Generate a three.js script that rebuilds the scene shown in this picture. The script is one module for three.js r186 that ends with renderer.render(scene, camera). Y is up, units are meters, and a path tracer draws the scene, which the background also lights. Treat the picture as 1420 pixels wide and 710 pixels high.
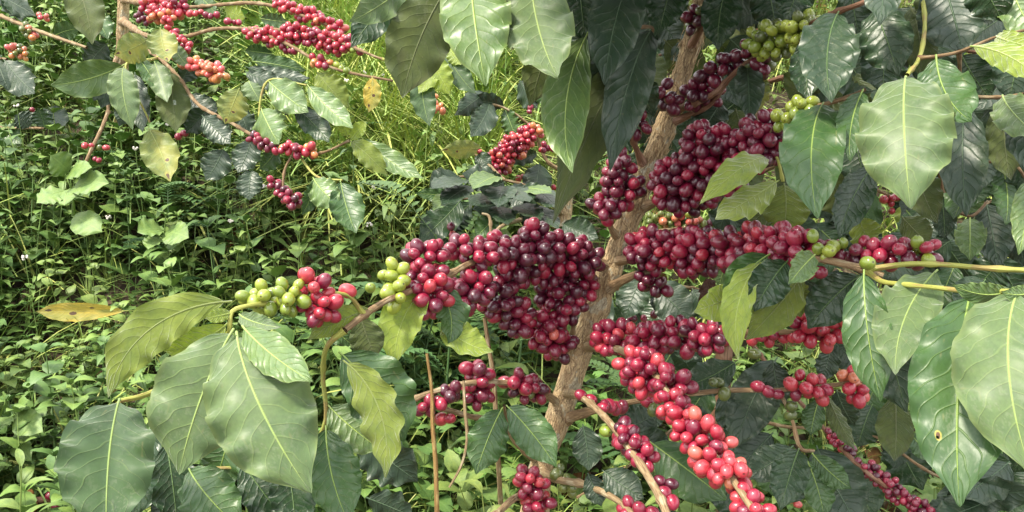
import * as THREE from 'three';
import { mergeGeometries } from 'three/addons/utils/BufferGeometryUtils.js';

// ───────────────────────── camera, sky, sun, exposure ─────────────────────────
const scene = new THREE.Scene();
const EYE = new THREE.Vector3(0, 1.25, 0), PITCH = -10 * Math.PI / 180, F = 1114;   // F: focal length in photo pixels (1420 wide)
const camera = new THREE.PerspectiveCamera(2 * Math.atan(355 / F) * 180 / Math.PI, 2, 0.02, 200);
camera.position.copy(EYE); camera.rotation.set(PITCH, 0, 0);
const renderer = new THREE.WebGLRenderer({ antialias: true });
renderer.setSize(1024, 512);
renderer.toneMapping = THREE.LinearToneMapping;
renderer.toneMappingExposure = 2.4;
renderer.shadowMap.enabled = true; renderer.shadowMap.type = THREE.PCFSoftShadowMap;

const SUN = new THREE.Vector3(-0.42, 0.86, 0.30).normalize();
const sun = new THREE.DirectionalLight(new THREE.Color().setRGB(1, 0.92, 0.76), 2.7);
sun.position.copy(SUN).multiplyScalar(12); sun.target.position.set(0, 0.8, -1.5);
sun.position.add(sun.target.position);
sun.name = 'sun'; sun.castShadow = true; sun.shadow.radius = 15; sun.shadow.mapSize.set(4096, 4096);
Object.assign(sun.shadow.camera, { left: -5, right: 5, top: 5, bottom: -5, near: 0.5, far: 30 });
scene.add(sun, sun.target);

function rng(seed) { let a = (seed * 2654435761) >>> 0; return () => { a = (a + 0x6d2b79f5) | 0; let t = Math.imul(a ^ (a >>> 15), 1 | a); t = (t + Math.imul(t ^ (t >>> 7), 61 | t)) ^ t; return ((t ^ (t >>> 14)) >>> 0) / 4294967296; }; }
const lerp = (a, b, t) => a + (b - a) * t, clamp = (x, a = 0, b = 1) => Math.min(b, Math.max(a, x)), sstep = (a, b, x) => { const t = clamp((x - a) / (b - a)); return t * t * (3 - 2 * t); };
const hash = (x, y, s = 0) => { let h = Math.imul(x | 0, 374761393) ^ Math.imul(y | 0, 668265263) ^ Math.imul(s | 0, 1442695041); h = Math.imul(h ^ (h >>> 13), 1274126177); return ((h ^ (h >>> 16)) >>> 0) / 4294967296; };
function vnoise(x, y, s = 0, px = 0, py = 0) {       // value noise, tiling every px, py cells where given
  const xi = Math.floor(x), yi = Math.floor(y), fx = x - xi, fy = y - yi, u = fx * fx * (3 - 2 * fx), v = fy * fy * (3 - 2 * fy);
  const w = (i, p) => p ? ((i % p) + p) % p : i, h = (i, j) => hash(w(i, px), w(j, py), s);
  return lerp(lerp(h(xi, yi), h(xi + 1, yi), u), lerp(h(xi, yi + 1), h(xi + 1, yi + 1), u), v);
}
const fbm = (x, y, s, o = 4, px = 0, py = 0) => { let a = 0, k = 0.5, n = 0; for (let i = 0; i < o; i++) { a += k * vnoise(x, y, s + i, px, py); n += k; x *= 2; y *= 2; px *= 2; py *= 2; k *= 0.5; } return a / n; };

{ // hazy bright sky with thin broken cloud
  const W = 512, H = 256, data = new Float32Array(W * H * 4);
  for (let j = 0; j < H; j++) for (let i = 0; i < W; i++) {
    const up = ((j + 0.5) / H - 0.5) * Math.PI, round = ((i + 0.5) / W - 0.5) * 2 * Math.PI, y = Math.sin(up), x = Math.cos(round) * Math.cos(up), z = Math.sin(round) * Math.cos(up);
    const cs = x * SUN.x + y * SUN.y + z * SUN.z, k = 1 / (Math.max(y, 0) + 0.25);
    const cloud = sstep(0.35, 0.7, fbm(x * k * 2.2 + 9, z * k * 2.2 + 4, 71, 5));
    const zen = Math.pow(clamp(y), 0.6), halo = Math.pow(clamp(cs * 0.5 + 0.5), 10) * 0.7;
    const c = [lerp(0.90, 0.66, zen), lerp(0.90, 0.70, zen), lerp(0.88, 0.76, zen)];
    for (let q = 0; q < 3; q++) data[(j * W + i) * 4 + q] = y < 0 ? 0.25 : lerp(c[q], [1.08, 1.05, 0.98][q], cloud * 0.8) * (1.0 + 1.3 * halo);
    data[(j * W + i) * 4 + 3] = 1;
  }
  const t = new THREE.DataTexture(data, W, H, THREE.RGBAFormat, THREE.FloatType);
  t.mapping = THREE.EquirectangularReflectionMapping; t.magFilter = THREE.LinearFilter; t.minFilter = THREE.LinearFilter; t.wrapS = THREE.RepeatWrapping; t.needsUpdate = true;
  scene.background = t; scene.environment = t;
}

// ───────────────────────── helpers ─────────────────────────
const V = (x, y, z) => new THREE.Vector3(x, y, z);
const FW = V(0, Math.sin(PITCH), -Math.cos(PITCH)), UPV = V(0, Math.cos(PITCH), Math.sin(PITCH)), RT = V(1, 0, 0);
const P = (px, py, d) => EYE.clone().addScaledVector(FW, d).addScaledVector(RT, d * (px - 710) / F).addScaledVector(UPV, d * (355 - py) / F);
const project = (p) => { const q = p.clone().sub(EYE), d = q.dot(FW); return [710 + F * q.dot(RT) / d, 355 - F * q.dot(UPV) / d, d]; };
const counts = {};
const numbered = (n) => { const k = counts[n] = (counts[n] ?? -1) + 1; return k ? n + '_' + String(k).padStart(3, '0') : n; };
function tag(o, label, category, group, kind) { if (label) o.userData.label = label; if (category) o.userData.category = category; if (group) o.userData.group = group; if (kind) o.userData.kind = kind; return o; }
function thing(name, label, category, pos, group) { const o = new THREE.Group(); o.name = numbered(name); o.position.copy(pos); scene.add(o); return tag(o, label, category, group); }
function part(name, geo, mat, parent, worldPos) { const m = new THREE.Mesh(geo, mat); m.name = name; m.castShadow = m.receiveShadow = true; if (worldPos) m.position.copy(worldPos).sub(parent.position); parent.add(m); return m; }
function dataTex(w, h, fn, srgb, repeat) {           // fn(u, v) -> [r, g, b] as stored
  const a = new Uint8Array(w * h * 4);
  for (let j = 0; j < h; j++) for (let i = 0; i < w; i++) { const c = fn((i + 0.5) / w, (j + 0.5) / h), o = (j * w + i) * 4; a[o] = clamp(c[0]) * 255; a[o + 1] = clamp(c[1]) * 255; a[o + 2] = clamp(c[2]) * 255; a[o + 3] = 255; }
  const t = new THREE.DataTexture(a, w, h); t.magFilter = t.minFilter = THREE.LinearFilter; t.needsUpdate = true;
  if (srgb) t.colorSpace = THREE.SRGBColorSpace;
  if (repeat) t.wrapS = t.wrapT = THREE.RepeatWrapping;
  return t;
}
const toS = (x) => x <= 0.0031308 ? x * 12.92 : 1.055 * Math.pow(x, 1 / 2.4) - 0.055;
const mix3 = (a, b, t) => [lerp(a[0], b[0], t), lerp(a[1], b[1], t), lerp(a[2], b[2], t)];

// ───────────────────────── ground ─────────────────────────
function groundY(x, z) {
  const d = -z, base = -0.09 + 0.63 * Math.min(d, 1.8) + 0.5 * clamp(d - 1.8, 0, 0.7) + 0.43 * Math.max(0, d - 2.5);
  return base - 0.32 * sstep(0.02, 0.55, x) * (1 - sstep(1.6, 3, d)) + 0.05 * (fbm(x * 1.3 + 5, z * 1.3 + 2, 11, 3) - 0.5) + 0.03 * (fbm(x * 6, z * 6, 14, 3) - 0.5);
}
const soilTex = dataTex(1024, 1024, (u, v) => {
  const n = fbm(u * 8, v * 8, 3, 5, 8, 8), m = fbm(u * 40, v * 40, 8, 3, 40, 40), r = fbm(u * 90, v * 22, 21, 3, 90, 22);
  let c = mix3([0.035, 0.024, 0.015], [0.10, 0.072, 0.045], n * 0.6 + m * 0.5);
  if (r > 0.62) c = mix3(c, [0.2, 0.15, 0.09], (r - 0.62) * 4);
  if (n > 0.58) c = mix3(c, [0.035, 0.05, 0.015], (n - 0.58) * 4);
  return c.map(toS);
}, true, true);
const soilBump = dataTex(512, 512, (u, v) => { const n = fbm(u * 24, v * 24, 5, 5, 24, 24); return [n, n, n]; }, false, true);
{
  const nx = 150, nz = 170, pos = [], uv = [], idx = [];
  for (let j = 0; j <= nz; j++) for (let i = 0; i <= nx; i++) {
    const z = 2 - 14 * Math.pow(j / nz, 1.5), x = (i / nx - 0.5) * 16;
    pos.push(x, groundY(x, z), z); uv.push(x / 1.1, z / 1.1);
    if (i < nx && j < nz) { const a = j * (nx + 1) + i, b = a + nx + 1; idx.push(a, a + 1, b, a + 1, b + 1, b); }
  }
  const g = new THREE.BufferGeometry(); g.setAttribute('position', new THREE.Float32BufferAttribute(pos, 3)); g.setAttribute('uv', new THREE.Float32BufferAttribute(uv, 2)); g.setIndex(idx); g.computeVertexNormals();
  const m = new THREE.Mesh(g, new THREE.MeshStandardMaterial({ map: soilTex, bumpMap: soilBump, bumpScale: 0.012, roughness: 1 }));
  m.name = 'hillside_ground'; m.receiveShadow = m.castShadow = true; scene.add(tag(m, 'steep brown hillside soil strewn with leaf litter', 'ground', null, 'structure'));
}

// ───────────────────────── coffee leaf ─────────────────────────
const VEINS = 9;
function veinAt(u, v) {                                // u along, v 0..1 across: [midrib, lateral, fine net]
  const t = (v - 0.5) * 2, a = Math.abs(t);
  const mid = 1 - sstep(0.012, 0.040 - 0.018 * u, a);
  const wob = 0.014 * Math.sin(u * 23 + (t > 0 ? 1 : 4)) + 0.008 * Math.sin(u * 51 + (t > 0 ? 2 : 0));
  const x = (u + wob - 0.17 * Math.pow(a, 1.15) - 0.05 * a * a + (t > 0 ? 0.02 : 0)) * (VEINS + 1.5), k = Math.abs(x - Math.round(x)), ends = sstep(0.0, 0.08, u) * (1 - sstep(0.93, 1, u));
  const lat = (1 - sstep(0.012, 0.06, k * (0.75 + 0.4 * a))) * ends * (1 - sstep(0.82, 0.97, a));
  return [mid, lat, x];
}
function leafTex(base, vein, o = {}) {
  const s = o.seed ?? 1;
  return dataTex(512, 256, (u, v) => {
    const [mid, lat, x] = veinAt(u, v), t = (v - 0.5) * 2;
    const n = fbm(u * 10, v * 6, s, 4), f = fbm(u * 60, v * 34, s + 9, 3), m = fbm(u * 3, v * 2.2, s + 31, 3);
    let c = mix3(base, base.map((q, i) => q * [1.55, 1.35, 1.1][i]), clamp(n * 1.5 - 0.35));
    c = c.map((q) => q * (0.84 + 0.32 * f));
    if (o.patch) c = mix3(c, o.patch, sstep(0.50, 0.72, m) * (o.patchAmount ?? 0.7));
    if (o.rim) c = mix3(c, o.rim, sstep(0.86, 1, Math.abs(t) + 0.1 * (n - 0.5)) * 0.7);
    c = mix3(c, vein, lat * (o.lat ?? 0.42) * 0.36);
    c = mix3(c, vein.map((q) => q * 1.15), mid * 0.72);
    const du = fbm(u * 30, v * 17, s + 61, 4) * 0.6 + fbm(u * 90, v * 50, s + 64, 2) * 0.4, dm = fbm(u * 4, v * 3, s + 66, 3); c = mix3(c, [0.30, 0.31, 0.22], sstep(0.53, 0.66, du) * sstep(0.35, 0.7, dm) * (o.dust ?? 0.15));
    const wr = Math.abs(Math.hypot((u - 0.55) * 2, v - 0.3) - 0.13 - 0.05 * n); if (o.marks) c = mix3(c, [0.26, 0.28, 0.16], (1 - sstep(0.004, 0.012, wr)) * 0.35 * f);
    const sp = vnoise(u * 26, v * 14, s + 50); if (sp > 0.93) c = mix3(c, [0.25, 0.22, 0.08], (sp - 0.93) * 8 * (o.speck ?? 0.5));
    for (const [bx, by, br] of o.spots ?? []) { const d = Math.hypot((u - bx) * 2.1, v - by) / br + 0.5 * (f - 0.5); if (d < 1.5) c = mix3(c, [0.42, 0.36, 0.06], 0.8 * (1 - sstep(1, 1.5, d))); if (d < 1) c = mix3(c, [0.09, 0.04, 0.015], 1 - sstep(0.7, 1, d)); }
    return c.map(toS);
  }, true);
}
const leafBump = dataTex(512, 256, (u, v) => {
  const [mid, lat, x] = veinAt(u, v), f = fbm(u * 46, v * 26, 77, 3), q = Math.abs(Math.sin(Math.PI * x));
  const h = 0.35 + 0.25 * q + 0.1 * f - 0.22 * lat - 0.3 * mid; return [h, h, h];
});
function leafMat(tex, o) { return new THREE.MeshPhysicalMaterial({ map: tex, bumpMap: leafBump, bumpScale: 0.0011, side: THREE.DoubleSide, roughness: 0.42, ...o }); }
const T = {
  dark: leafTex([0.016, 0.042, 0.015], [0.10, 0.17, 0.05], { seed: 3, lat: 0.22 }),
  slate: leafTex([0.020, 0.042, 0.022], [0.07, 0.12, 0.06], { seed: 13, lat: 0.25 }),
  mid: leafTex([0.030, 0.075, 0.020], [0.26, 0.36, 0.08], { seed: 23, lat: 0.34, patch: [0.045, 0.10, 0.022] }),
  midspot: leafTex([0.030, 0.075, 0.020], [0.26, 0.36, 0.08], { seed: 27, lat: 0.34, spots: [[0.70, 0.72, 0.035], [0.3, 0.35, 0.016]], patch: [0.045, 0.10, 0.022] }),
  light: leafTex([0.075, 0.135, 0.042], [0.34, 0.45, 0.11], { seed: 33, patch: [0.10, 0.17, 0.05], lat: 0.42, rim: [0.16, 0.22, 0.06] }),
  under: leafTex([0.135, 0.195, 0.020], [0.22, 0.27, 0.07], { seed: 43, lat: 0.5, patch: [0.15, 0.19, 0.025] }),
  olive: leafTex([0.052, 0.080, 0.013], [0.13, 0.15, 0.05], { seed: 48, lat: 0.35, patch: [0.07, 0.08, 0.02] }),
  young: leafTex([0.22, 0.32, 0.028], [0.40, 0.50, 0.10], { seed: 53, lat: 0.4 }),
  yellow: leafTex([0.42, 0.34, 0.05], [0.5, 0.48, 0.14], { seed: 63, patch: [0.24, 0.27, 0.05], spots: [[0.5, 0.4, 0.1], [0.8, 0.62, 0.12], [0.3, 0.7, 0.06]], speck: 1 }),
  sick: leafTex([0.15, 0.20, 0.045], [0.36, 0.42, 0.1], { seed: 67, patch: [0.34, 0.33, 0.06], spots: [[0.62, 0.4, 0.07], [0.9, 0.55, 0.14]], speck: 1 }),
  brown: leafTex([0.16, 0.085, 0.03], [0.24, 0.15, 0.06], { seed: 73, patch: [0.24, 0.17, 0.05], speck: 1 }),
};
const THIN = { roughness: 1, transmission: 0.3, thickness: 0, clearcoat: 0.7, clearcoatRoughness: 0.42 };
const M = {
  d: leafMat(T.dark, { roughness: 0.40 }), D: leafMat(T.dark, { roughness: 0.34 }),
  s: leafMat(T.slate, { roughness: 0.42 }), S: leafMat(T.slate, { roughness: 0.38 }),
  m: leafMat(T.mid, { ...THIN, transmission: 0.2 }), n: leafMat(T.mid, { roughness: 0.4 }),
  N: leafMat(T.midspot, { roughness: 0.42 }), l: leafMat(T.light, { ...THIN, transmission: 0.25 }), L: leafMat(T.light, { roughness: 0.4 }),
  u: leafMat(T.under, { ...THIN, transmission: 0.4, clearcoat: 0.25, clearcoatRoughness: 0.5 }), o: leafMat(T.olive, { ...THIN, transmission: 0.32, clearcoat: 0.25, clearcoatRoughness: 0.5 }),
  y: leafMat(T.young, { ...THIN, transmission: 0.5, clearcoat: 0.4 }), Y: leafMat(T.yellow, { ...THIN, transmission: 0.4, clearcoat: 0.2 }),
  k: leafMat(T.sick, { ...THIN, transmission: 0.35, clearcoat: 0.4 }), w: leafMat(T.brown, { roughness: 0.7, color: new THREE.Color().setRGB(0.28, 0.17, 0.2) }), b: leafMat(T.brown, { ...THIN, transmission: 0.2, clearcoat: 0.1 }),
};
const halfWidth = (s) => Math.pow(Math.sin(Math.PI * Math.pow(clamp(s, 0.0001, 0.9999), 0.92)), 0.78) * (1 - 0.5 * sstep(0.76, 1, s) * (1 - 0.4 * sstep(0.95, 1, s)));
/** A leaf blade with petiole from b to e (world). w: width in metres; the blade turns to face `face`, rolled about its midrib. Geometry is relative to b. */
function leafGeo(b, e, w, o = {}) {
  const r = rng(o.seed ?? 1), NS = o.ns ?? 40, NT = o.nt ?? 12, L = b.distanceTo(e), dir = e.clone().sub(b).normalize();
  const face = (o.face ?? EYE.clone().sub(b)).clone().normalize(), side0 = V(0, 0, 0).crossVectors(dir, face).normalize(), nor0 = V(0, 0, 0).crossVectors(side0, dir).normalize();
  const c1 = b.clone().addScaledVector(dir, L * 0.33).addScaledVector(side0, (o.bow ?? 0) * L * 1.3).addScaledVector(nor0, (o.sag ?? 0.12) * L * 1.2);
  const c2 = b.clone().addScaledVector(dir, L * 0.72).addScaledVector(side0, (o.bow ?? 0) * L * 1.2).addScaledVector(nor0, (o.sag ?? 0.12) * L * 0.9);
  const curve = new THREE.CubicBezierCurve3(b, c1, c2, e);
  const fold = o.fold ?? 0.22, roll = o.roll ?? 0, twist = o.twist ?? (r() - 0.5) * 0.5, wave = (o.wave ?? 0.09) * w * 1.15, k1 = 3.2 + r() * 3, k2 = 3.2 + r() * 3, p1 = r() * 7, p2 = r() * 7, curl = (o.curl ?? (r() - 0.6) * 0.35), quilt = (o.quilt ?? 0.020) * w, nz = r() * 90, scal = NS < 36 || quilt > 0.04 * w ? 0 : 0.01 + 0.03 * r(), asym = 1 + (r() - 0.5) * 0.1;
  const pos = [], uv = [], idx = [], tmp = V(0, 0, 0), st = o.petiole ?? 0.04;
  for (let j = 0; j <= NS; j++) {
    const s = j / NS, q = st + (1 - st) * s, c = curve.getPoint(q), tan = curve.getTangent(q), a = roll + twist * (s - 0.3);
    const sd = V(0, 0, 0).crossVectors(tan, nor0).normalize(), nn = V(0, 0, 0).crossVectors(sd, tan).normalize(), sd2 = sd.clone().multiplyScalar(Math.cos(a)).addScaledVector(nn, Math.sin(a)), n2 = nn.clone().multiplyScalar(Math.cos(a)).addScaledVector(sd, -Math.sin(a));
    for (let i = 0; i <= NT; i++) {
      const t = (i / NT) * 2 - 1, at = Math.abs(t), hw = 0.5 * w * halfWidth(s) * (t > 0 ? asym : 2 - asym) * (1 + 0.07 * (vnoise(s * 9 + nz, t > 0 ? 3 : 7) - 0.5) * at + scal * (Math.pow(Math.sin(Math.PI * veinAt(s, i / NT)[2]), 2) - 0.6) * at * at * at);
      const ff = fold * (1 - 0.5 * s), env = Math.sin(Math.PI * clamp(s * 1.05)), [, , x] = veinAt(s, i / NT);
      const h = hw * (Math.sqrt(at * at + 0.01) - 0.1) * Math.sin(ff) + curl * hw * t * t + (t > 0 ? wave * Math.sin(k1 * 6.283 * s + p1) : wave * Math.sin(k2 * 6.283 * s + p2)) * at * at * at * env + quilt * (Math.abs(Math.sin(Math.PI * x)) - 0.6) * at * (1.25 - at) * 2 * env + 0.05 * w * (vnoise(s * 4 + nz, t * 2 + nz) - 0.5) * at;
      tmp.copy(c).addScaledVector(sd2, t * hw * Math.cos(ff)).addScaledVector(n2, h).sub(b);
      pos.push(tmp.x, tmp.y, tmp.z); uv.push(s, i / NT);
      if (j < NS && i < NT) { const A = j * (NT + 1) + i, B = A + NT + 1; if (!(o.holes && o.holes.some(([hx, hy, hr]) => Math.hypot((s - hx) * 2.1, i / NT - hy) < hr * (0.7 + 0.6 * hash(i, j, 5))))) idx.push(A, B, A + 1, A + 1, B, B + 1); }
    }
  }
  const g = new THREE.BufferGeometry(); g.setAttribute('position', new THREE.Float32BufferAttribute(pos, 3)); g.setAttribute('uv', new THREE.Float32BufferAttribute(uv, 2)); g.setIndex(idx); g.computeVertexNormals();
  // petiole running on under the blade as the raised midrib
  const nP = 14, pp = [], pu = [], pi = [], R0 = Math.max(0.0008, w * 0.015);
  for (let j = 0; j <= nP; j++) {
    const q = j / nP * (st + 0.9 * (1 - st)), c = curve.getPoint(q), tan = curve.getTangent(q), sd = V(0, 0, 0).crossVectors(tan, nor0).normalize(), nn = V(0, 0, 0).crossVectors(sd, tan).normalize(), rr = R0 * (1 - 0.85 * j / nP);
    for (let i = 0; i < 6; i++) { const a = i / 6 * 6.2832; tmp.copy(c).addScaledVector(sd, Math.cos(a) * rr).addScaledVector(nn, Math.sin(a) * rr).sub(b); pp.push(tmp.x, tmp.y, tmp.z); pu.push(clamp(q, 0.02, 0.9), 0.5); if (j < nP) { const A = j * 6 + i, B = j * 6 + (i + 1) % 6; pi.push(A, B, A + 6, B, B + 6, A + 6); } }
  }
  const g2 = new THREE.BufferGeometry(); g2.setAttribute('position', new THREE.Float32BufferAttribute(pp, 3)); g2.setAttribute('uv', new THREE.Float32BufferAttribute(pu, 2)); g2.setIndex(pi); g2.computeVertexNormals();
  return mergeGeometries([g, g2]);
}
let leafSeed = 100;
/** rows: [bx, by, bd, tx, ty, td, width px, material, roll, fold, bow, extra] */
function leaves(tree, rows, dz = 0) {
  for (const [bx, by, bd, tx, ty, td, w, m, roll, fold, bow, extra] of rows) {
    const r = rng(++leafSeed), ro = roll ?? (r() - 0.5) * 0.9, b = P(bx, by, bd + dz), e = P(tx, ty, td + dz), wm = w * (bd + td + 2 * dz) / 2 / F / Math.max(0.5, Math.cos(ro)) * 1.04;
    part('leaf', leafGeo(b, e, wm, { seed: leafSeed, roll: ro, fold: fold ?? lerp(-0.15, 0.45, r()), bow: bow ?? (r() - 0.5) * 0.12, sag: (r() - 0.25) * 0.22, ...extra }), M[m], tree, b);
  }
}

// ───────────────────────── bark, branches ─────────────────────────
const barkH = (u, v) => { const w = 1.1 * fbm(u * 7, v * 9, 4, 3, 7, 9), a = fbm(u * 22 + w * 3, v * 11, 2, 4, 0, 11), b = fbm(u * 60 + w * 4, v * 26, 6, 3, 0, 26); return [Math.abs(a - 0.5) * 2, Math.abs(b - 0.5) * 2, w]; };
const barkTex = dataTex(512, 1024, (u, v) => {
  const [a, b] = barkH(u, v), n = fbm(u * 5, v * 7, 9, 4, 5, 7), p = fbm(u * 9, v * 12, 17, 4, 9, 12), k = fbm(u * 60, v * 60, 33, 2, 60, 60), q = fbm(u * 7, v * 10, 57, 4, 7, 10);
  let c = mix3([0.38, 0.26, 0.13], [0.55, 0.42, 0.25], n); c = mix3(c, [0.67, 0.51, 0.28], sstep(0.3, 0.7, b) * 0.6);
  c = mix3(c, [0.10, 0.06, 0.034], (1 - sstep(0.0, 0.13, a)) * 0.7); c = mix3(c, [0.17, 0.10, 0.055], (1 - sstep(0.0, 0.15, b)) * 0.5); c = mix3(c, [0.27, 0.165, 0.075], sstep(0.52, 0.66, p) * 0.4);
  c = mix3(c, [0.42, 0.42, 0.33], sstep(0.63, 0.69, q) * 0.5 * (0.5 + k)); c = c.map((x) => x * (0.78 + 0.44 * k));
  return c.map(toS);
}, true, true);
const barkBump = dataTex(512, 1024, (u, v) => { const [a, b] = barkH(u, v), h = 0.65 * sstep(0, 0.35, a) + 0.35 * sstep(0, 0.4, b); return [h, h, h]; }, false, true);
const barkMat = new THREE.MeshStandardMaterial({ map: barkTex, bumpMap: barkBump, bumpScale: 0.0022, roughness: 0.95 });
const twigTex = dataTex(128, 512, (u, v) => { const a = fbm(u * 14, v * 16, 5, 3, 14, 16), b = fbm(u * 4, v * 9, 19, 3, 4, 9), k = fbm(u * 40, v * 8, 29, 2, 40, 8); let c = mix3([0.20, 0.115, 0.065], [0.46, 0.33, 0.20], a); c = mix3(c, [0.55, 0.46, 0.33], sstep(0.55, 0.75, b) * 0.7); c = mix3(c, [0.12, 0.07, 0.04], sstep(0.6, 0.75, k) * 0.6); return c.map(toS); }, true, true);
const twigBump = dataTex(128, 256, (u, v) => { const k = fbm(u * 30, v * 10, 29, 3, 30, 10); return [k, k, k]; }, false, true);
const greenTex = dataTex(128, 256, (u, v) => { const a = fbm(u * 14, v * 12, 5, 3, 14, 12), b = fbm(u * 6, v * 9, 19, 3, 6, 9); let c = mix3([0.24, 0.26, 0.04], [0.42, 0.42, 0.10], a); c = mix3(c, [0.30, 0.19, 0.07], sstep(0.55, 0.7, b) * 0.7); return c.map(toS); }, true, true);
const BM = {
  trunk: barkMat, twig: new THREE.MeshStandardMaterial({ map: twigTex, color: new THREE.Color().setRGB(0.70, 0.66, 0.56), bumpMap: twigBump, bumpScale: 0.0012, roughness: 0.8 }),
  pale: new THREE.MeshStandardMaterial({ map: twigTex, color: new THREE.Color().setRGB(0.82, 0.84, 0.74), bumpMap: twigBump, bumpScale: 0.001, roughness: 0.75 }),
  red: new THREE.MeshStandardMaterial({ map: twigTex, color: new THREE.Color().setRGB(0.62, 0.45, 0.42), bumpMap: twigBump, bumpScale: 0.001, roughness: 0.75 }),
  green: new THREE.MeshStandardMaterial({ map: greenTex, bumpMap: twigBump, bumpScale: 0.0006, roughness: 0.55 }),
};
/** Tube along points [Vector3], radii (metres) at each; knots: swellings at nodes. Relative to origin o. */
function limb(pts, radii, o, opt = {}) {
  const curve = new THREE.CatmullRomCurve3(pts, false, 'centripetal'), L = curve.getLength(), seg = opt.seg ?? Math.max(10, Math.round(L / 0.008)), nr = opt.nr ?? 9, pos = [], uv = [], idx = [], p = V(0, 0, 0), amp = opt.rough ?? 0.12, s0 = opt.seed ?? 1;
  let nor = V(0.3, 0.2, 1), len = 0, last = null;
  for (let j = 0; j <= seg; j++) {
    const t = j / seg, c = curve.getPoint(t), tan = curve.getTangent(t), bi = V(0, 0, 0).crossVectors(tan, nor).normalize(); nor = V(0, 0, 0).crossVectors(bi, tan).normalize();
    if (last) len += last.distanceTo(c); last = c;
    const x = t * (radii.length - 1), k = Math.min(radii.length - 2, Math.floor(x)), knot = opt.node ? Math.pow(Math.max(0, Math.cos(6.2832 * len / opt.node)), 14) * 0.45 : 0, swell = (opt.swell ?? []).reduce((a, q) => a + 0.16 * Math.exp(-Math.pow((t - q) / 0.012, 2)), 0), R = lerp(radii[k], radii[k + 1], x - k) * (1 + knot + swell);
    for (let i = 0; i <= nr; i++) {
      const a = i / nr * 6.2832, rr = R * (1 + amp * (fbm(len / R * 0.5 + s0 * 7, (i % nr) * 0.9 + s0, s0, 3) - 0.5) * 2);
      p.copy(c).addScaledVector(nor, Math.cos(a) * rr).addScaledVector(bi, Math.sin(a) * rr).sub(o); pos.push(p.x, p.y, p.z); uv.push(i / nr * (opt.ru ?? 1), len / (opt.rv ?? 0.12));
      if (j < seg && i < nr) { const A = j * (nr + 1) + i, B = A + nr + 1; idx.push(A, A + 1, B, A + 1, B + 1, B); }
    }
  }
  const g = new THREE.BufferGeometry(); g.setAttribute('position', new THREE.Float32BufferAttribute(pos, 3)); g.setAttribute('uv', new THREE.Float32BufferAttribute(uv, 2)); g.setIndex(idx); g.computeVertexNormals();
  return g;
}
let limbSeed = 1;
/** rows: [material, name, [[px, py, depth, width px], ...]] */
function limbs(tree, rows, opt = {}) {
  for (const [m, name, pts, o] of rows) {
    const w = pts.map((p) => P(p[0], p[1], p[2])), rad = pts.map((p, i) => p[3] * (i ? 0.82 : 0.95) * p[2] / F / 2);
    part(name, limb(w, rad, w[0], { seed: ++limbSeed, node: name === 'trunk' ? 0 : 0.045, ...opt, ...o }), BM[m], tree, w[0]);
  }
}

// ───────────────────────── cherries ─────────────────────────
const RB = 0.0076;
function cherryGeo(nu, nv) {
  const g = new THREE.SphereGeometry(1, nu, nv), p = g.attributes.position;
  for (let i = 0; i < p.count; i++) {
    let x = p.getX(i), y = p.getY(i), z = p.getZ(i); const a = Math.acos(clamp(y, -1, 1));
    let k = 1 - 0.10 * Math.exp(-Math.pow(a / 0.16, 2)) + 0.035 * Math.exp(-Math.pow((a - 0.27) / 0.1, 2));   // navel with a low rim
    k *= 1 - 0.05 * Math.exp(-Math.pow((Math.PI - a) / 0.3, 2)) - 0.03 * Math.exp(-Math.pow(z / 0.25, 2)) * Math.sin(a);
    p.setXYZ(i, x * k, y * k * 1.17, z * k * 0.93);
  }
  g.computeVertexNormals();
  return g;
}
const cherryBig = cherryGeo(20, 14), cherrySmall = cherryGeo(12, 9);
const cherryTex = dataTex(128, 128, (u, v) => {
  const n = fbm(u * 5, v * 4, 41, 3, 5, 0), f = fbm(u * 22, v * 16, 45, 2, 22, 0), st = fbm(u * 26, v * 2.5, 49, 2, 26, 0);
  let c = [1, 1, 1].map((q) => q * (0.72 + 0.4 * n + 0.14 * (f - 0.5) + 0.16 * (st - 0.5)));
  const e = v + 0.02 * (f - 0.5); if (e > 0.935) c = mix3(c, [0.36, 0.27, 0.2], sstep(0.935, 0.955, e)); 
  return c;
});
const KINDS = { p: [[0.070, 0.003, 0.018], [0.11, 0.004, 0.024], [0.15, 0.005, 0.029]], c: [[0.19, 0.006, 0.032], [0.25, 0.008, 0.037], [0.31, 0.010, 0.042]], r: [[0.36, 0.013, 0.036], [0.43, 0.022, 0.046], [0.48, 0.04, 0.056]], k: [[0.60, 0.12, 0.09], [0.58, 0.18, 0.09], [0.62, 0.10, 0.10]], o: [[0.60, 0.20, 0.06], [0.58, 0.26, 0.08], [0.55, 0.16, 0.07]], g: [[0.25, 0.31, 0.030], [0.30, 0.36, 0.040], [0.20, 0.27, 0.030]], G: [[0.11, 0.14, 0.028], [0.14, 0.17, 0.035], [0.09, 0.12, 0.025]] };
const cherryMatO = { map: cherryTex, roughness: 0.42, clearcoat: 0.85, clearcoatRoughness: 0.13 };
const CM = {}; for (const k in KINDS) CM[k] = KINDS[k].map((c) => new THREE.MeshPhysicalMaterial({ ...cherryMatO, color: new THREE.Color().setRGB(...c) }));
const cherryAny = new THREE.MeshPhysicalMaterial(cherryMatO);
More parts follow.
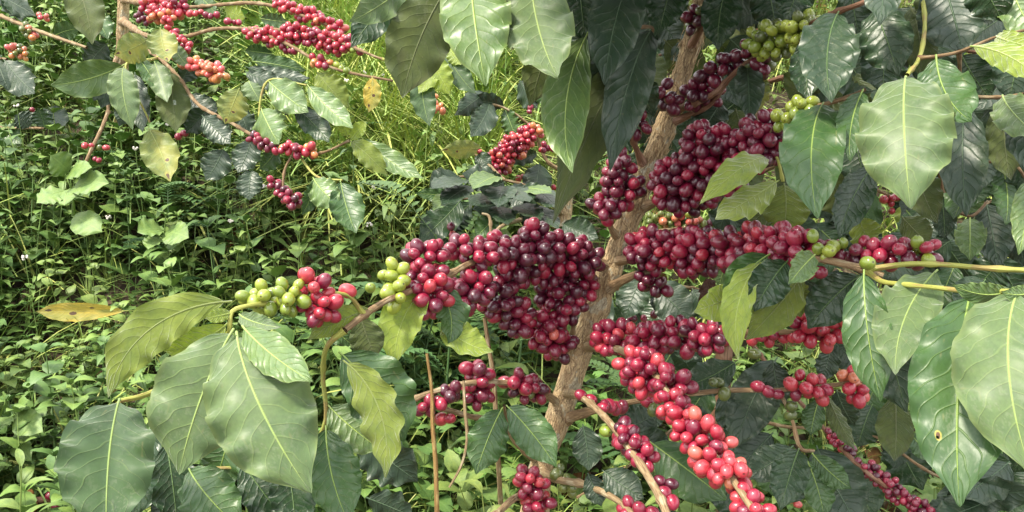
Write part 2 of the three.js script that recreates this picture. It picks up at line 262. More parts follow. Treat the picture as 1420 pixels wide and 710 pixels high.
/** runs: [x1, y1, d1, x2, y2, d2, radius px, mix string ('ppc': weights by letter), berry scale]. Packs cherries in capsules round the branch; returns [{pos, quat, scale, kind}] */
function pack(runs, seed) {
  const r = rng(seed), out = [];
  for (const [x1, y1, d1, x2, y2, d2, R, mixs, sc = clamp(lerp(0.76, 0.957, ((d1 + d2) / 2 - 0.6) / 0.3), 0.72, (d1 > 1.15 ? 0.84 : 0.957))] of runs) {
    const a = P(x1, y1, d1), b = P(x2, y2, d2), rb = RB * sc, Rm = (R > 12 && d1 < 1.15 ? R * 1.16 : R) * (d1 + d2) / 2 / F, Rc = Math.max(rb * 0.45, Rm - rb * 0.92), len = a.distanceTo(b), ax = len > 1e-6 ? b.clone().sub(a).normalize() : V(1, 0, 0), local = [];
    const tries = Math.round(220 + 9000 * (len + 2 * Rc) * Rc / 0.004);
    for (let i = 0; i < Math.min(tries * 2, 22000); i++) {
      const t = (r() * (len + 2 * Rc) - Rc), q = a.clone().addScaledVector(ax, clamp(t, 0, len)), v = V(r() * 2 - 1, r() * 2 - 1, r() * 2 - 1); if (v.lengthSq() > 1) continue;
      if (t >= 0 && t <= len) v.addScaledVector(ax, -v.dot(ax));
      const Rl = len > 0.03 ? Rc * (0.70 + 0.46 * vnoise(t / 0.016 + x1, y1)) : Rc, c = q.clone().addScaledVector(v, Rl), s = rb * (0.80 + 0.34 * r());
      const depthIn = v.length(); if (Rc > rb * 2 && depthIn < 0.35) continue;
      if (local.every((o) => o.pos.distanceToSquared(c) > Math.pow((o.scale + s) * 0.84, 2)) && out.every((o) => o.pos.distanceToSquared(c) > Math.pow((o.scale + s) * 0.80, 2))) {
        const n = c.clone().sub(q); if (n.length() < 1e-5) n.set(0, -1, 0); n.normalize().addScaledVector(V(r() - 0.5, r() - 0.7, r() - 0.5), 0.8).normalize();
        const quat = new THREE.Quaternion().setFromUnitVectors(V(0, 1, 0), n).multiply(new THREE.Quaternion().setFromAxisAngle(V(0, 1, 0), r() * 6.28));
        const k = mixs[Math.floor(r() * mixs.length)], v3 = Math.floor(r() * 3), imm = k === 'g' || k === 'G' ? 0.9 : 1;
        local.push({ pos: c, quat, scale: s * imm, kind: k, v: v3 });
      }
    }
    out.push(...local);
  }
  return out;
}
function addCherries(tree, list, most = 300) {
  // the cherries that show largest: a small depth buffer of discs
  const W = 710, H = 355, zb = new Float32Array(W * H).fill(1e9), id = new Int32Array(W * H).fill(-1);
  list.forEach((c, n) => { const [x, y, d] = project(c.pos), R = c.scale * F / d / 2; if (d < 0.1) return; for (let j = Math.max(0, Math.floor(y / 2 - R)); j <= Math.min(H - 1, y / 2 + R); j++) for (let i = Math.max(0, Math.floor(x / 2 - R)); i <= Math.min(W - 1, x / 2 + R); i++) if ((i - x / 2) ** 2 + (j - y / 2) ** 2 < R * R && d < zb[j * W + i]) { zb[j * W + i] = d; id[j * W + i] = n; } });
  const seen = new Int32Array(list.length); for (const n of id) if (n >= 0) seen[n]++;
  const order = list.map((_, n) => n).sort((p, q) => seen[q] - seen[p]), rest = [];
  order.forEach((n, k) => {
    const c = list[n];
    if (k < most && seen[n] > 4) { const m = part('cherry', project(c.pos)[2] < 1.05 ? cherryBig : cherrySmall, CM[c.kind][c.v], tree, c.pos); m.quaternion.copy(c.quat); m.scale.setScalar(c.scale); }
    else rest.push(c);
  });
  if (rest.length) {
    const im = new THREE.InstancedMesh(cherrySmall, cherryAny, rest.length), mt = new THREE.Matrix4(), col = new THREE.Color();
    rest.forEach((c, i) => { mt.compose(c.pos.clone().sub(tree.position), c.quat, V(c.scale, c.scale, c.scale)); im.setMatrixAt(i, mt); im.setColorAt(i, col.setRGB(...KINDS[c.kind][c.v])); });
    im.name = 'cherries'; im.userData.kind = 'stuff'; im.castShadow = im.receiveShadow = true; tree.add(im);
  }
  return list.length;
}

// ───────────────────────── the fruiting coffee tree in front ─────────────────────────
{
  const foot = P(742, 800, 0.98); foot.y = groundY(foot.x, foot.z) - 0.01;
  const tree = thing('coffee_tree', 'tan-barked leaning coffee tree loaded with purple and red cherries in front', 'coffee tree', foot);
  const tp = [[752, 640, 0.965, 46], [772, 585, 0.96, 52], [797, 508, 0.955, 50], [822, 440, 0.95, 50], [848, 368, 0.945, 46], [872, 305, 0.94, 44], [897, 240, 0.94, 43], [921, 180, 0.94, 42], [942, 115, 0.94, 38], [962, 50, 0.94, 36], [985, -40, 0.94, 34], [1010, -150, 0.94, 30]];
  const tw = [foot.clone(), foot.clone().lerp(P(752, 640, 0.965), 0.5).add(V(-0.012, 0, 0.01)), ...tp.map((p) => P(p[0], p[1], p[2]))], tr = [0.03, 0.024, ...tp.map((p) => 0.68 * p[3] * p[2] / F / 2)];
  const trunk = part('trunk', limb(tw, tr, foot, { seg: 190, nr: 28, rough: 0.11, ru: 1, rv: 0.17, seed: 5, swell: [0.40, 0.455, 0.52, 0.56, 0.61, 0.69, 0.76, 0.83] }), BM.trunk, tree, foot);
  // collars where limbs leave the trunk, with loose bark fibres
  {
    const r = rng(77), curve = new THREE.CatmullRomCurve3(tw, false, 'centripetal'), gs = [];
    for (let i = 0; i < 520; i++) {
      const t = 0.3 + 0.62 * r(), c = curve.getPoint(t), tan = curve.getTangent(t), a = r() * 6.28, n0 = V(0, 0, 0).crossVectors(tan, V(0, 0, 1)).normalize(), b0 = V(0, 0, 0).crossVectors(n0, tan), out = n0.multiplyScalar(Math.cos(a)).addScaledVector(b0, Math.sin(a)), R = 0.0138, l = 0.006 + 0.018 * r() * r(), w = 0.0005 + 0.001 * r();
      const side = V(0, 0, 0).crossVectors(tan, out).normalize(), up = tan.clone().addScaledVector(side, (r() - 0.5) * 0.5).multiplyScalar(r() < 0.5 ? -1 : 1).normalize(), pos = [], uv = [];
      for (let k = 0; k <= 3; k++) { const s = k / 3, q = c.clone().addScaledVector(out, R + 0.0002 + (0.001 + 0.0045 * r()) * s * s).addScaledVector(up, l * s).sub(foot), ww = w * (1 - 0.8 * s); for (const e of [-1, 1]) { pos.push(q.x + side.x * ww * e, q.y + side.y * ww * e, q.z + side.z * ww * e); uv.push(r() * 0.02 + a / 6.28, t * 3); } }
      const g = new THREE.BufferGeometry(); g.setAttribute('position', new THREE.Float32BufferAttribute(pos, 3)); g.setAttribute('uv', new THREE.Float32BufferAttribute(uv, 2)); g.setIndex([0, 1, 2, 1, 3, 2, 2, 3, 4, 3, 5, 4, 4, 5, 6, 5, 7, 6]); g.computeVertexNormals(); gs.push(g);
    }
    const f = part('bark_fibres', mergeGeometries(gs), new THREE.MeshStandardMaterial({ map: barkTex, roughness: 0.95, side: THREE.DoubleSide }), tree, foot); f.userData.kind = 'stuff';
  }
  limbs(tree, [
    ['twig', 'branch', [[848, 372, 0.945, 18], [800, 352, 0.90, 13], [720, 348, 0.84, 11], [660, 362, 0.79, 11], [606, 390, 0.72, 11], [540, 415, 0.66, 11], [505, 437, 0.63, 12], [478, 458, 0.61, 11]]],
    ['green', 'branch', [[505, 437, 0.63, 8], [480, 408, 0.615, 6], [430, 412, 0.60, 6], [380, 420, 0.59, 7], [345, 424, 0.575, 8], [322, 432, 0.57, 8], [318, 460, 0.57, 8], [290, 500, 0.60, 8], [230, 535, 0.61, 8], [195, 550, 0.59, 9], [166, 556, 0.58, 8]]],
    ['green', 'branch', [[478, 458, 0.61, 10], [455, 478, 0.61, 9], [448, 520, 0.63, 8], [450, 590, 0.63, 7], [400, 640, 0.65, 6], [260, 650, 0.65, 5]]],
    ['twig', 'branch', [[648, 375, 0.77, 8], [690, 400, 0.84, 8], [740, 440, 0.88, 9], [790, 470, 0.93, 10]]],
    ['pale', 'branch', [[790, 500, 0.955, 13], [793, 470, 0.93, 9], [795, 440, 0.91, 8], [787, 405, 0.90, 7], [768, 385, 0.90, 5]]],
    ['pale', 'branch', [[775, 560, 0.955, 14], [742, 538, 0.90, 10], [690, 530, 0.86, 10], [640, 533, 0.83, 10], [596, 545, 0.815, 9], [558, 560, 0.80, 9]]],
    ['pale', 'branch', [[690, 580, 0.90, 6], [655, 578, 0.85, 9], [615, 567, 0.82, 9], [585, 562, 0.82, 7]]],
    ['twig', 'branch', [[850, 362, 0.945, 18], [890, 358, 0.89, 12], [960, 352, 0.83, 11], [1050, 350, 0.735, 11], [1110, 355, 0.67, 11], [1165, 365, 0.635, 13], [1200, 374, 0.625, 12], [1225, 382, 0.62, 10]]],
    ['green', 'branch', [[1200, 374, 0.625, 10], [1260, 366, 0.61, 9], [1310, 367, 0.60, 9], [1370, 372, 0.585, 9], [1450, 376, 0.57, 9]]],
    ['green', 'branch', [[1200, 374, 0.625, 9], [1222, 390, 0.61, 9], [1250, 394, 0.59, 8], [1290, 398, 0.57, 8], [1345, 404, 0.545, 9], [1400, 404, 0.52, 9], [1450, 406, 0.50, 9]]],
    ['twig', 'branch', [[838, 405, 0.945, 20], [862, 390, 0.92, 14], [890, 378, 0.89, 12], [920, 372, 0.87, 8]]],
    ['twig', 'branch', [[885, 290, 0.94, 20], [915, 278, 0.91, 12], [950, 262, 0.87, 10], [1000, 228, 0.82, 10], [1060, 190, 0.78, 9], [1110, 155, 0.73, 9], [1150, 143, 0.69, 8], [1178, 134, 0.67, 7], [1200, 124, 0.66, 6]]],
    ['red', 'branch', [[930, 155, 0.94, 20], [950, 148, 0.91, 12], [990, 130, 0.88, 10], [1020, 100, 0.86, 9], [1060, 70, 0.83, 8], [1110, 42, 0.77, 9], [1150, 20, 0.72, 9], [1200, 2, 0.69, 9], [1270, -40, 0.68, 8], [1330, -60, 0.67, 6]]],
    ['red', 'branch', [[925, 172, 0.94, 18], [955, 160, 0.92, 11], [985, 145, 0.90, 9], [1005, 120, 0.89, 7]]],
    ['red', 'branch', [[895, 235, 0.94, 18], [884, 210, 0.92, 10], [876, 190, 0.90, 9], [870, 150, 0.88, 8], [868, 90, 0.86, 7]]],
    ['pale', 'branch', [[862, 335, 0.945, 18], [848, 318, 0.92, 10], [845, 300, 0.90, 9], [860, 260, 0.88, 8]]],
    ['red', 'branch', [[955, 70, 0.94, 16], [972, 40, 0.90, 9], [985, 10, 0.87, 8], [1000, -40, 0.85, 7]]],
    ['twig', 'branch', [[815, 470, 0.95, 18], [850, 470, 0.88, 12], [900, 466, 0.83, 10], [975, 462, 0.78, 9], [1040, 460, 0.76, 9], [1100, 460, 0.74, 9], [1180, 455, 0.73, 8]]],
    ['pale', 'branch', [[812, 480, 0.95, 18], [850, 482, 0.86, 13], [895, 505, 0.77, 12], [930, 550, 0.71, 12], [968, 605, 0.655, 12], [1005, 650, 0.615, 12], [1050, 715, 0.57, 13]]],
    ['pale', 'branch', [[785, 545, 0.955, 16], [808, 552, 0.85, 11], [840, 580, 0.78, 12], [880, 632, 0.71, 13], [910, 680, 0.665, 14], [930, 725, 0.63, 15]]],
    ['twig', 'branch', [[785, 580, 0.955, 18], [820, 570, 0.91, 14], [870, 558, 0.87, 10], [960, 546, 0.82, 9], [1010, 541, 0.80, 9], [1080, 541, 0.79, 8], [1180, 531, 0.77, 8], [1200, 528, 0.77, 6]]],
    ['pale', 'branch', [[748, 650, 0.965, 18], [770, 664, 0.92, 13], [810, 672, 0.88, 12], [850, 690, 0.84, 11], [880, 715, 0.80, 10]]],
    ['pale', 'branch', [[740, 690, 0.97, 16], [715, 690, 0.90, 12], [690, 712, 0.85, 12], [660, 740, 0.8, 12]]],
    ['pale', 'branch', [[745, 640, 0.965, 12], [722, 622, 0.92, 8], [706, 600, 0.85, 6], [700, 568, 0.80, 5], [699, 562, 0.79, 4]]],
    // the limbs above that carry the hanging leaves
    ['red', 'branch', [[990, -60, 0.94, 18], [930, -45, 0.86, 11], [870, -42, 0.78, 10], [800, -48, 0.73, 9], [735, -50, 0.71, 9], [655, -35, 0.72, 8], [600, -25, 0.74, 7], [545, -28, 0.75, 6]]],
    ['twig', 'branch', [[868, 90, 0.86, 7], [905, 40, 0.80, 6], [870, 40, 0.77, 6], [818, 42, 0.75, 6], [765, 35, 0.84, 5]]],
    ['green', 'branch', [[1270, -40, 0.68, 8], [1282, 20, 0.66, 7], [1275, 80, 0.62, 7], [1258, 104, 0.60, 7]]],
    ['twig', 'branch', [[1275, 80, 0.62, 6], [1300, 78, 0.60, 6], [1330, 72, 0.59, 6], [1350, 64, 0.575, 5], [1385, 50, 0.58, 5], [1430, 40, 0.57, 5]]],
    ['twig', 'branch', [[1330, 72, 0.59, 6], [1340, 130, 0.64, 6], [1385, 135, 0.62, 6], [1420, 130, 0.60, 5]]],
    ['twig', 'branch', [[1340, 130, 0.64, 6], [1300, 215, 0.70, 6], [1350, 225, 0.67, 5], [1400, 225, 0.65, 5], [1425, 250, 0.62, 5]]],
    ['twig', 'branch', [[1300, 215, 0.70, 5], [1250, 215, 0.72, 5], [1212, 226, 0.71, 5]]],
    ['twig', 'branch', [[1300, 215, 0.70, 5], [1310, 270, 0.74, 5], [1345, 300, 0.70, 5], [1370, 280, 0.71, 5]]],
    ['green', 'branch', [[1110, 355, 0.67, 6], [1090, 366, 0.70, 6], [1072, 355, 0.70, 6], [1022, 412, 0.71, 4]]],
    ['green', 'branch', [[1060, 190, 0.78, 6], [1078, 220, 0.77, 5], [1086, 252, 0.77, 5]]],
    ['twig', 'branch', [[1080, 541, 0.79, 6], [1098, 580, 0.79, 6], [1110, 622, 0.78, 7], [1128, 625, 0.79, 6]]],
    ['twig', 'branch', [[606, 390, 0.72, 6], [602, 398, 0.71, 5], [614, 445, 0.72, 4]]],
  ]);
  // leaves ─ the group at lower left
  leaves(tree, [
    [324, 456, 0.565, 248, 658, 0.52, 127, 'l', -0.1, 0.3, 0.04, { sag: 0.18, wave: 0.11, curl: -0.25 }],
    [328, 460, 0.555, 432, 684, 0.50, 136, 'l', 0.1, 0.22, 0.05, { sag: 0.16, wave: 0.12, curl: -0.3 }],
    [336, 452, 0.555, 434, 530, 0.50, 54, 'L', 0.15, 0.25, 0.03],
    [316, 448, 0.575, 226, 486, 0.57, 44, 'y', 0.2, 0.2, -0.1],
    [332, 436, 0.57, 390, 454, 0.55, 26, 'l', 0.2, 0.35, 0.05], [322, 434, 0.57, 284, 442, 0.56, 20, 'y', 0, 0.3, 0],
    [322, 418, 0.575, 150, 552, 0.55, 66, 'u', -0.2, 0.3, 0.20, { wave: 0.12, sag: 0.06 }],
    [166, 553, 0.58, 148, 750, 0.50, 124, 'm', 0.05, 0.42, 0.03, { wave: 0.10 }],
    [470, 488, 0.61, 560, 612, 0.62, 92, 'n', 0.2, 0.2, -0.06, { holes: [[0.45, 0.25, 0.05]] }],
    [476, 500, 0.60, 534, 664, 0.56, 56, 'u', -0.45, 0.3, -0.14, { wave: 0.14 }],
    [455, 562, 0.63, 530, 624, 0.62, 62, 'L', 0.1, 0.2, 0.03], [452, 590, 0.61, 486, 728, 0.57, 72, 'n', 0.2, 0.35, 0.06],
    [392, 632, 0.64, 408, 745, 0.61, 62, 'D', 0.2, 0.3], [262, 650, 0.62, 336, 735, 0.59, 74, 'n', -0.2, 0.3, 0.04], [230, 612, 0.65, 246, 735, 0.63, 60, 'D', 0.3], [208, 592, 0.66, 186, 720, 0.64, 54, 'D', -0.3],
    [335, 640, 0.645, 402, 728, 0.63, 64, 'D', 0.1], [320, 590, 0.66, 298, 668, 0.66, 64, 'n'], [400, 600, 0.66, 372, 690, 0.65, 58, 'o'], [280, 640, 0.66, 210, 725, 0.65, 60, 's'],
    [490, 600, 0.75, 580, 668, 0.75, 62, 's', -0.5, 0.1], [508, 690, 0.80, 575, 718, 0.8, 42, 's', -0.6], [560, 570, 0.78, 500, 625, 0.77, 44, 'D'],
    [515, 430, 0.635, 426, 472, 0.60, 34, 'u', 0.4], [500, 438, 0.65, 522, 498, 0.65, 46, 'o', 0], [440, 440, 0.66, 490, 480, 0.66, 30, 'n'],
    [598, 394, 0.71, 547, 510, 0.665, 56, 'y', -0.2, 0.35, 0.12, { wave: 0.1 }], [613, 446, 0.72, 684, 488, 0.70, 42, 'y', 0.3, 0.35, 0.1], [603, 396, 0.715, 622, 478, 0.70, 44, 'n', 0.6, 0.4, -0.15],
  ]);
  // lower middle
  leaves(tree, [
    [702, 562, 0.79, 772, 648, 0.75, 52, 'n', -0.1, 0.2, -0.03], [697, 565, 0.79, 660, 658, 0.76, 54, 'n', 0.15, 0.25, 0.03],
    [808, 588, 0.86, 816, 653, 0.85, 42, 's', 0.1], [835, 652, 0.86, 893, 692, 0.83, 46, 's', 0], [815, 656, 0.87, 834, 702, 0.86, 30, 's'], [852, 602, 0.95, 912, 572, 0.95, 52, 'S'], [900, 612, 0.9, 1008, 694, 0.85, 72, 'n', 0.3], [1022, 500, 0.95, 942, 538, 0.95, 48, 'D', -0.3], [870, 600, 0.93, 930, 640, 0.92, 55, 'S'],
    [1078, 496, 0.86, 1018, 624, 0.82, 64, 's', 0, 0.2, 0.04, { quilt: 0.05 }], [1072, 600, 0.85, 1006, 668, 0.83, 50, 's', 0.1, 0.2, 0, { quilt: 0.05 }], [985, 640, 0.92, 1040, 720, 0.9, 60, 'D'],
    [1108, 622, 0.76, 1082, 708, 0.72, 50, 'd', 0, 0.3], [1100, 618, 0.78, 1032, 660, 0.77, 48, 's', -0.2], [1118, 636, 0.78, 1143, 718, 0.76, 42, 'n', 0.3], [1126, 628, 0.78, 1181, 678, 0.745, 34, 'n', 0], [1132, 618, 0.82, 1192, 730, 0.78, 78, 's', 0.1, 0.2, 0.03, { quilt: 0.045 }],
    [1136, 552, 0.8, 1124, 604, 0.8, 30, 'n', 0.2], [1146, 546, 0.81, 1186, 624, 0.79, 22, 'o', 0.5], [1072, 500, 0.82, 1088, 562, 0.81, 40, 'S'], [1152, 478, 0.85, 1138, 528, 0.85, 32, 'S'], [1160, 540, 0.84, 1185, 590, 0.84, 34, 'S', -0.5],
  ]);
  // right-hand side
  leaves(tree, [
    [1346, 406, 0.54, 1331, 704, 0.47, 126, 'N', 0.05, 0.35, 0.03, { sag: 0.1, wave: 0.07, ns: 84, nt: 28, holes: [[0.70, 0.72, 0.026]] }],
    [1413, 400, 0.51, 1432, 660, 0.45, 136, 'l', 0.1, 0.18, 0.07, { sag: 0.16, wave: 0.10, quilt: 0.03 }],
    [1300, 374, 0.595, 1242, 520, 0.54, 78, 'l', -0.15, 0.25, 0.08, { wave: 0.12 }], [1198, 374, 0.60, 1222, 558, 0.565, 64, 'n', -0.1, 0.4, 0.03], [1218, 400, 0.61, 1258, 572, 0.60, 74, 'd', 0.3, 0.3, 0.02, { wave: 0.12 }],
    [1404, 400, 0.53, 1320, 394, 0.52, 30, 'L', 0.3, -0.3, -0.12], [1440, 398, 0.51, 1388, 404, 0.50, 26, 'L', 0.2, -0.3, -0.12], [1270, 500, 0.61, 1277, 586, 0.60, 26, 'y', 0.3], [1240, 545, 0.63, 1240, 640, 0.62, 46, 'o', 0.2], [1290, 400, 0.59, 1262, 500, 0.6, 46, 'u', 0.3],
    [1130, 353, 0.635, 1094, 394, 0.60, 36, 'L', 0.2, 0.3], [1066, 354, 0.69, 1024, 500, 0.635, 44, 'y', -0.35, 0.5, 0.12, { wave: 0.07, ns: 60 }], [1068, 352, 0.685, 1010, 425, 0.665, 46, 'n', 0.2, 0.2, 0.1], [1112, 380, 0.69, 1034, 472, 0.665, 52, 'u', 0.3, 0.2], [1028, 408, 0.70, 962, 433, 0.66, 48, 'y', 0.2, 0.2], [1092, 362, 0.67, 1046, 432, 0.655, 54, 'D', 0.1], [1192, 382, 0.68, 1120, 456, 0.68, 62, 'D', 0], [1085, 380, 0.70, 1110, 440, 0.70, 44, 'u', 0.4],
    [1064, 220, 0.775, 970, 283, 0.68, 42, 'y', 0, 0.1, 0, { face: V(0, 1, 1.1) }], [1080, 250, 0.77, 992, 304, 0.68, 46, 'y', 0, 0.1, 0, { face: V(0, 1, 1.1) }], [1087, 254, 0.78, 1086, 325, 0.77, 62, 'u', 0.2], [1100, 250, 0.8, 1030, 320, 0.79, 50, 'o'],
    [1212, 228, 0.715, 1164, 330, 0.66, 50, 'D', 0], [1268, 218, 0.72, 1300, 310, 0.69, 50, 'o', 0.2], [1346, 225, 0.67, 1322, 304, 0.63, 42, 'n'], [1367, 280, 0.71, 1385, 374, 0.68, 48, 's'], [1345, 302, 0.7, 1345, 362, 0.67, 38, 'L', 0, 0.1, 0, { wave: 0.1 }], [1305, 268, 0.75, 1310, 332, 0.75, 30, 'd'], [1388, 226, 0.66, 1394, 312, 0.64, 42, 'n'], [1422, 250, 0.62, 1412, 354, 0.59, 38, 'L'],
    [1400, 300, 0.7, 1420, 370, 0.68, 44, 's'], [1250, 300, 0.82, 1290, 340, 0.8, 40, 'o'], [1190, 300, 0.84, 1210, 345, 0.82, 40, 'u'],
  ]);
  // upper right
  leaves(tree, [
    [1163, 16, 0.70, 1153, 143, 0.62, 78, 'd', 0.1, 0.3, 0.05], [1212, 12, 0.69, 1246, 106, 0.66, 68, 'd', 0, 0.2], [1262, 8, 0.71, 1276, 108, 0.70, 48, 'o', 0.2],
    [1256, 106, 0.60, 1263, 290, 0.54, 124, 'l', -0.1, 0.35, 0.02, { sag: 0.16, wave: 0.10, curl: -0.3 }], [1197, 124, 0.655, 1179, 224, 0.61, 44, 'n', 0.1, 0.25], [1142, 142, 0.68, 1134, 304, 0.58, 84, 'n', -0.1, 0.3, 0.05, { wave: 0.08 }],
    [1298, 76, 0.595, 1348, 168, 0.54, 74, 'n', 0.15, 0.2, 0.08, { wave: 0.12 }], [1306, -30, 0.67, 1336, 76, 0.645, 84, 's', 0.2], [1346, 64, 0.575, 1445, 114, 0.50, 38, 'y', 0.3, -0.2, -0.06], [1382, 50, 0.58, 1450, 70, 0.52, 28, 'y', 0.2],
    [1338, 136, 0.645, 1340, 300, 0.60, 60, 's', 0.1, 0.2, 0.02], [1332, 74, 0.66, 1374, 138, 0.66, 64, 'D', 0.2], [1390, 132, 0.615, 1445, 192, 0.55, 52, 'l', 0.1], [1394, 134, 0.64, 1402, 250, 0.64, 50, 'o', 0.1], [1412, 130, 0.605, 1428, 246, 0.57, 44, 's', 0.2, 0.2, 0, { wave: 0.14 }],
    [1216, -28, 0.66, 1219, 36, 0.58, 52, 's', 0.1], [1120, 50, 0.74, 1120, 140, 0.72, 46, 'D', 0], [1290, -40, 0.70, 1300, 66, 0.7, 52, 'o'], [1180, -20, 0.74, 1192, 50, 0.74, 48, 'D'], [1350, -40, 0.6, 1390, 30, 0.6, 56, 'D'], [1400, -30, 0.6, 1440, 50, 0.58, 50, 'L'], [1235, 40, 0.76, 1225, 130, 0.75, 60, 'D'], [1300, 30, 0.74, 1290, 130, 0.74, 60, 'D'], [1160, 60, 0.78, 1110, 130, 0.78, 60, 'D'], [1290, 140, 0.72, 1300, 230, 0.7, 60, 'D'], [1180, 180, 0.76, 1200, 260, 0.74, 60, 'd'], [1370, 180, 0.7, 1365, 260, 0.7, 60, 'D'], [1150, 230, 0.8, 1180, 300, 0.8, 56, 'o'], [1420, 60, 0.64, 1400, 140, 0.64, 60, 'd'], [1420, 190, 0.66, 1430, 270, 0.64, 50, 'd'],
    [1036, 84, 0.86, 1040, 170, 0.80, 40, 's', 0.1, 0.4], [1052, 98, 0.87, 1048, 158, 0.85, 36, 'k'], [1012, -30, 0.85, 996, 70, 0.83, 54, 'D', 0], [1060, -30, 0.84, 1075, 40, 0.83, 56, 'D', 0.1], [935, -25, 0.82, 914, 48, 0.78, 54, 'D', 0], [1110, -30, 0.78, 1090, 30, 0.77, 50, 'D'], [1000, 140, 0.92, 960, 200, 0.9, 44, 's'], [1020, 150, 0.93, 1040, 200, 0.92, 50, 'o'],
  ]);
  // hanging into the top of the picture
  leaves(tree, [
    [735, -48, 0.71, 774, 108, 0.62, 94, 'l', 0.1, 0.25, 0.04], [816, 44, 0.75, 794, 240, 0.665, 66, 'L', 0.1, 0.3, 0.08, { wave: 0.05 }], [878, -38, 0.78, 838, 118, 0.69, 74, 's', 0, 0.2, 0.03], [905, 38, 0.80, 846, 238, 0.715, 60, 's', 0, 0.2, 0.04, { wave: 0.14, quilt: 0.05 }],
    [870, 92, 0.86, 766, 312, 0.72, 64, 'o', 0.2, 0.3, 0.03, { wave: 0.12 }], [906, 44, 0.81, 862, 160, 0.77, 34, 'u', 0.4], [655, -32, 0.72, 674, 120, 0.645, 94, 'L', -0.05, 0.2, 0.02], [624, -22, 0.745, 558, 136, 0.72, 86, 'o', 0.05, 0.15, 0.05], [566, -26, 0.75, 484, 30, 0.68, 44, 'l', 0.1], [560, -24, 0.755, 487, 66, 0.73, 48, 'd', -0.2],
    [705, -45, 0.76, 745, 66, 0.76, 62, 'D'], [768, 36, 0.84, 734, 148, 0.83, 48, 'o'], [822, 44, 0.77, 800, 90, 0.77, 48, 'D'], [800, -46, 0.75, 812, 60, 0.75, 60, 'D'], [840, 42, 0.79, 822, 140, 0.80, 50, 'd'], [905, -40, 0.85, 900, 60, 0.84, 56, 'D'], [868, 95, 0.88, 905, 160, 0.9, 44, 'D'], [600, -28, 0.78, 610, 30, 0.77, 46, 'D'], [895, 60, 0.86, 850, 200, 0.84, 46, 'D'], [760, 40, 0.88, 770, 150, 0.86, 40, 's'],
  ]);
  // the crown above the picture
  {
    const r = rng(515), rows = [];
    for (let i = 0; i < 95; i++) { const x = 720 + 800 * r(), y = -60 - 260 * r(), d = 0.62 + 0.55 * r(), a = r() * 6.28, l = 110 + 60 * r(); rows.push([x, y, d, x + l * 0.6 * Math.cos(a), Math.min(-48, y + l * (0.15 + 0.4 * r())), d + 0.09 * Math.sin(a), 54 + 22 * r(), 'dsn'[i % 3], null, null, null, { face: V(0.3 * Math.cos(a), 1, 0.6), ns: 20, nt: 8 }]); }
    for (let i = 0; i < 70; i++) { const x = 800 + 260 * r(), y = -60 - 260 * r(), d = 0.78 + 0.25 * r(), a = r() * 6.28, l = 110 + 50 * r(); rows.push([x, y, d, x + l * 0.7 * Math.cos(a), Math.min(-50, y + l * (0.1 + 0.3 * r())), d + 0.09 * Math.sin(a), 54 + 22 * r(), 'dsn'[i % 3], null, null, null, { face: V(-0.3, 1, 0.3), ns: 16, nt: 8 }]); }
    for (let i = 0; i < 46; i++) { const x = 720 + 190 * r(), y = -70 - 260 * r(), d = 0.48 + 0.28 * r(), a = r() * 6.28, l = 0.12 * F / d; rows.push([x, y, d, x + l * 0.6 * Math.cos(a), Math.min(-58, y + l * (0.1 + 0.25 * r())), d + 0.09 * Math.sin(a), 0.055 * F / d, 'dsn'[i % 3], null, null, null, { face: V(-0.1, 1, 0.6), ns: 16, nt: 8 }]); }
    leaves(tree, rows);
    limbs(tree, [['twig', 'branch', [[900, -190, 0.9, 10], [880, -170, 0.7, 9], [860, -180, 0.5, 8]]], ['twig', 'branch', [[1120, -180, 0.86, 10], [1080, -170, 0.65, 9], [1040, -190, 0.48, 8]]], ['twig', 'branch', [[1005, -130, 0.94, 20], [1120, -180, 0.86, 12], [1300, -200, 0.78, 9], [1480, -190, 0.7, 7]]], ['twig', 'branch', [[1005, -130, 0.94, 20], [900, -190, 0.9, 12], [740, -210, 0.86, 9], [590, -180, 0.8, 7]]], ['twig', 'branch', [[1008, -140, 0.94, 20], [1080, -260, 1.0, 14], [1250, -300, 1.05, 8]]], ['trunk', 'trunk', [[1005, -130, 0.94, 30], [1020, -220, 0.94, 26], [1015, -330, 0.94, 18]]]]);
  }
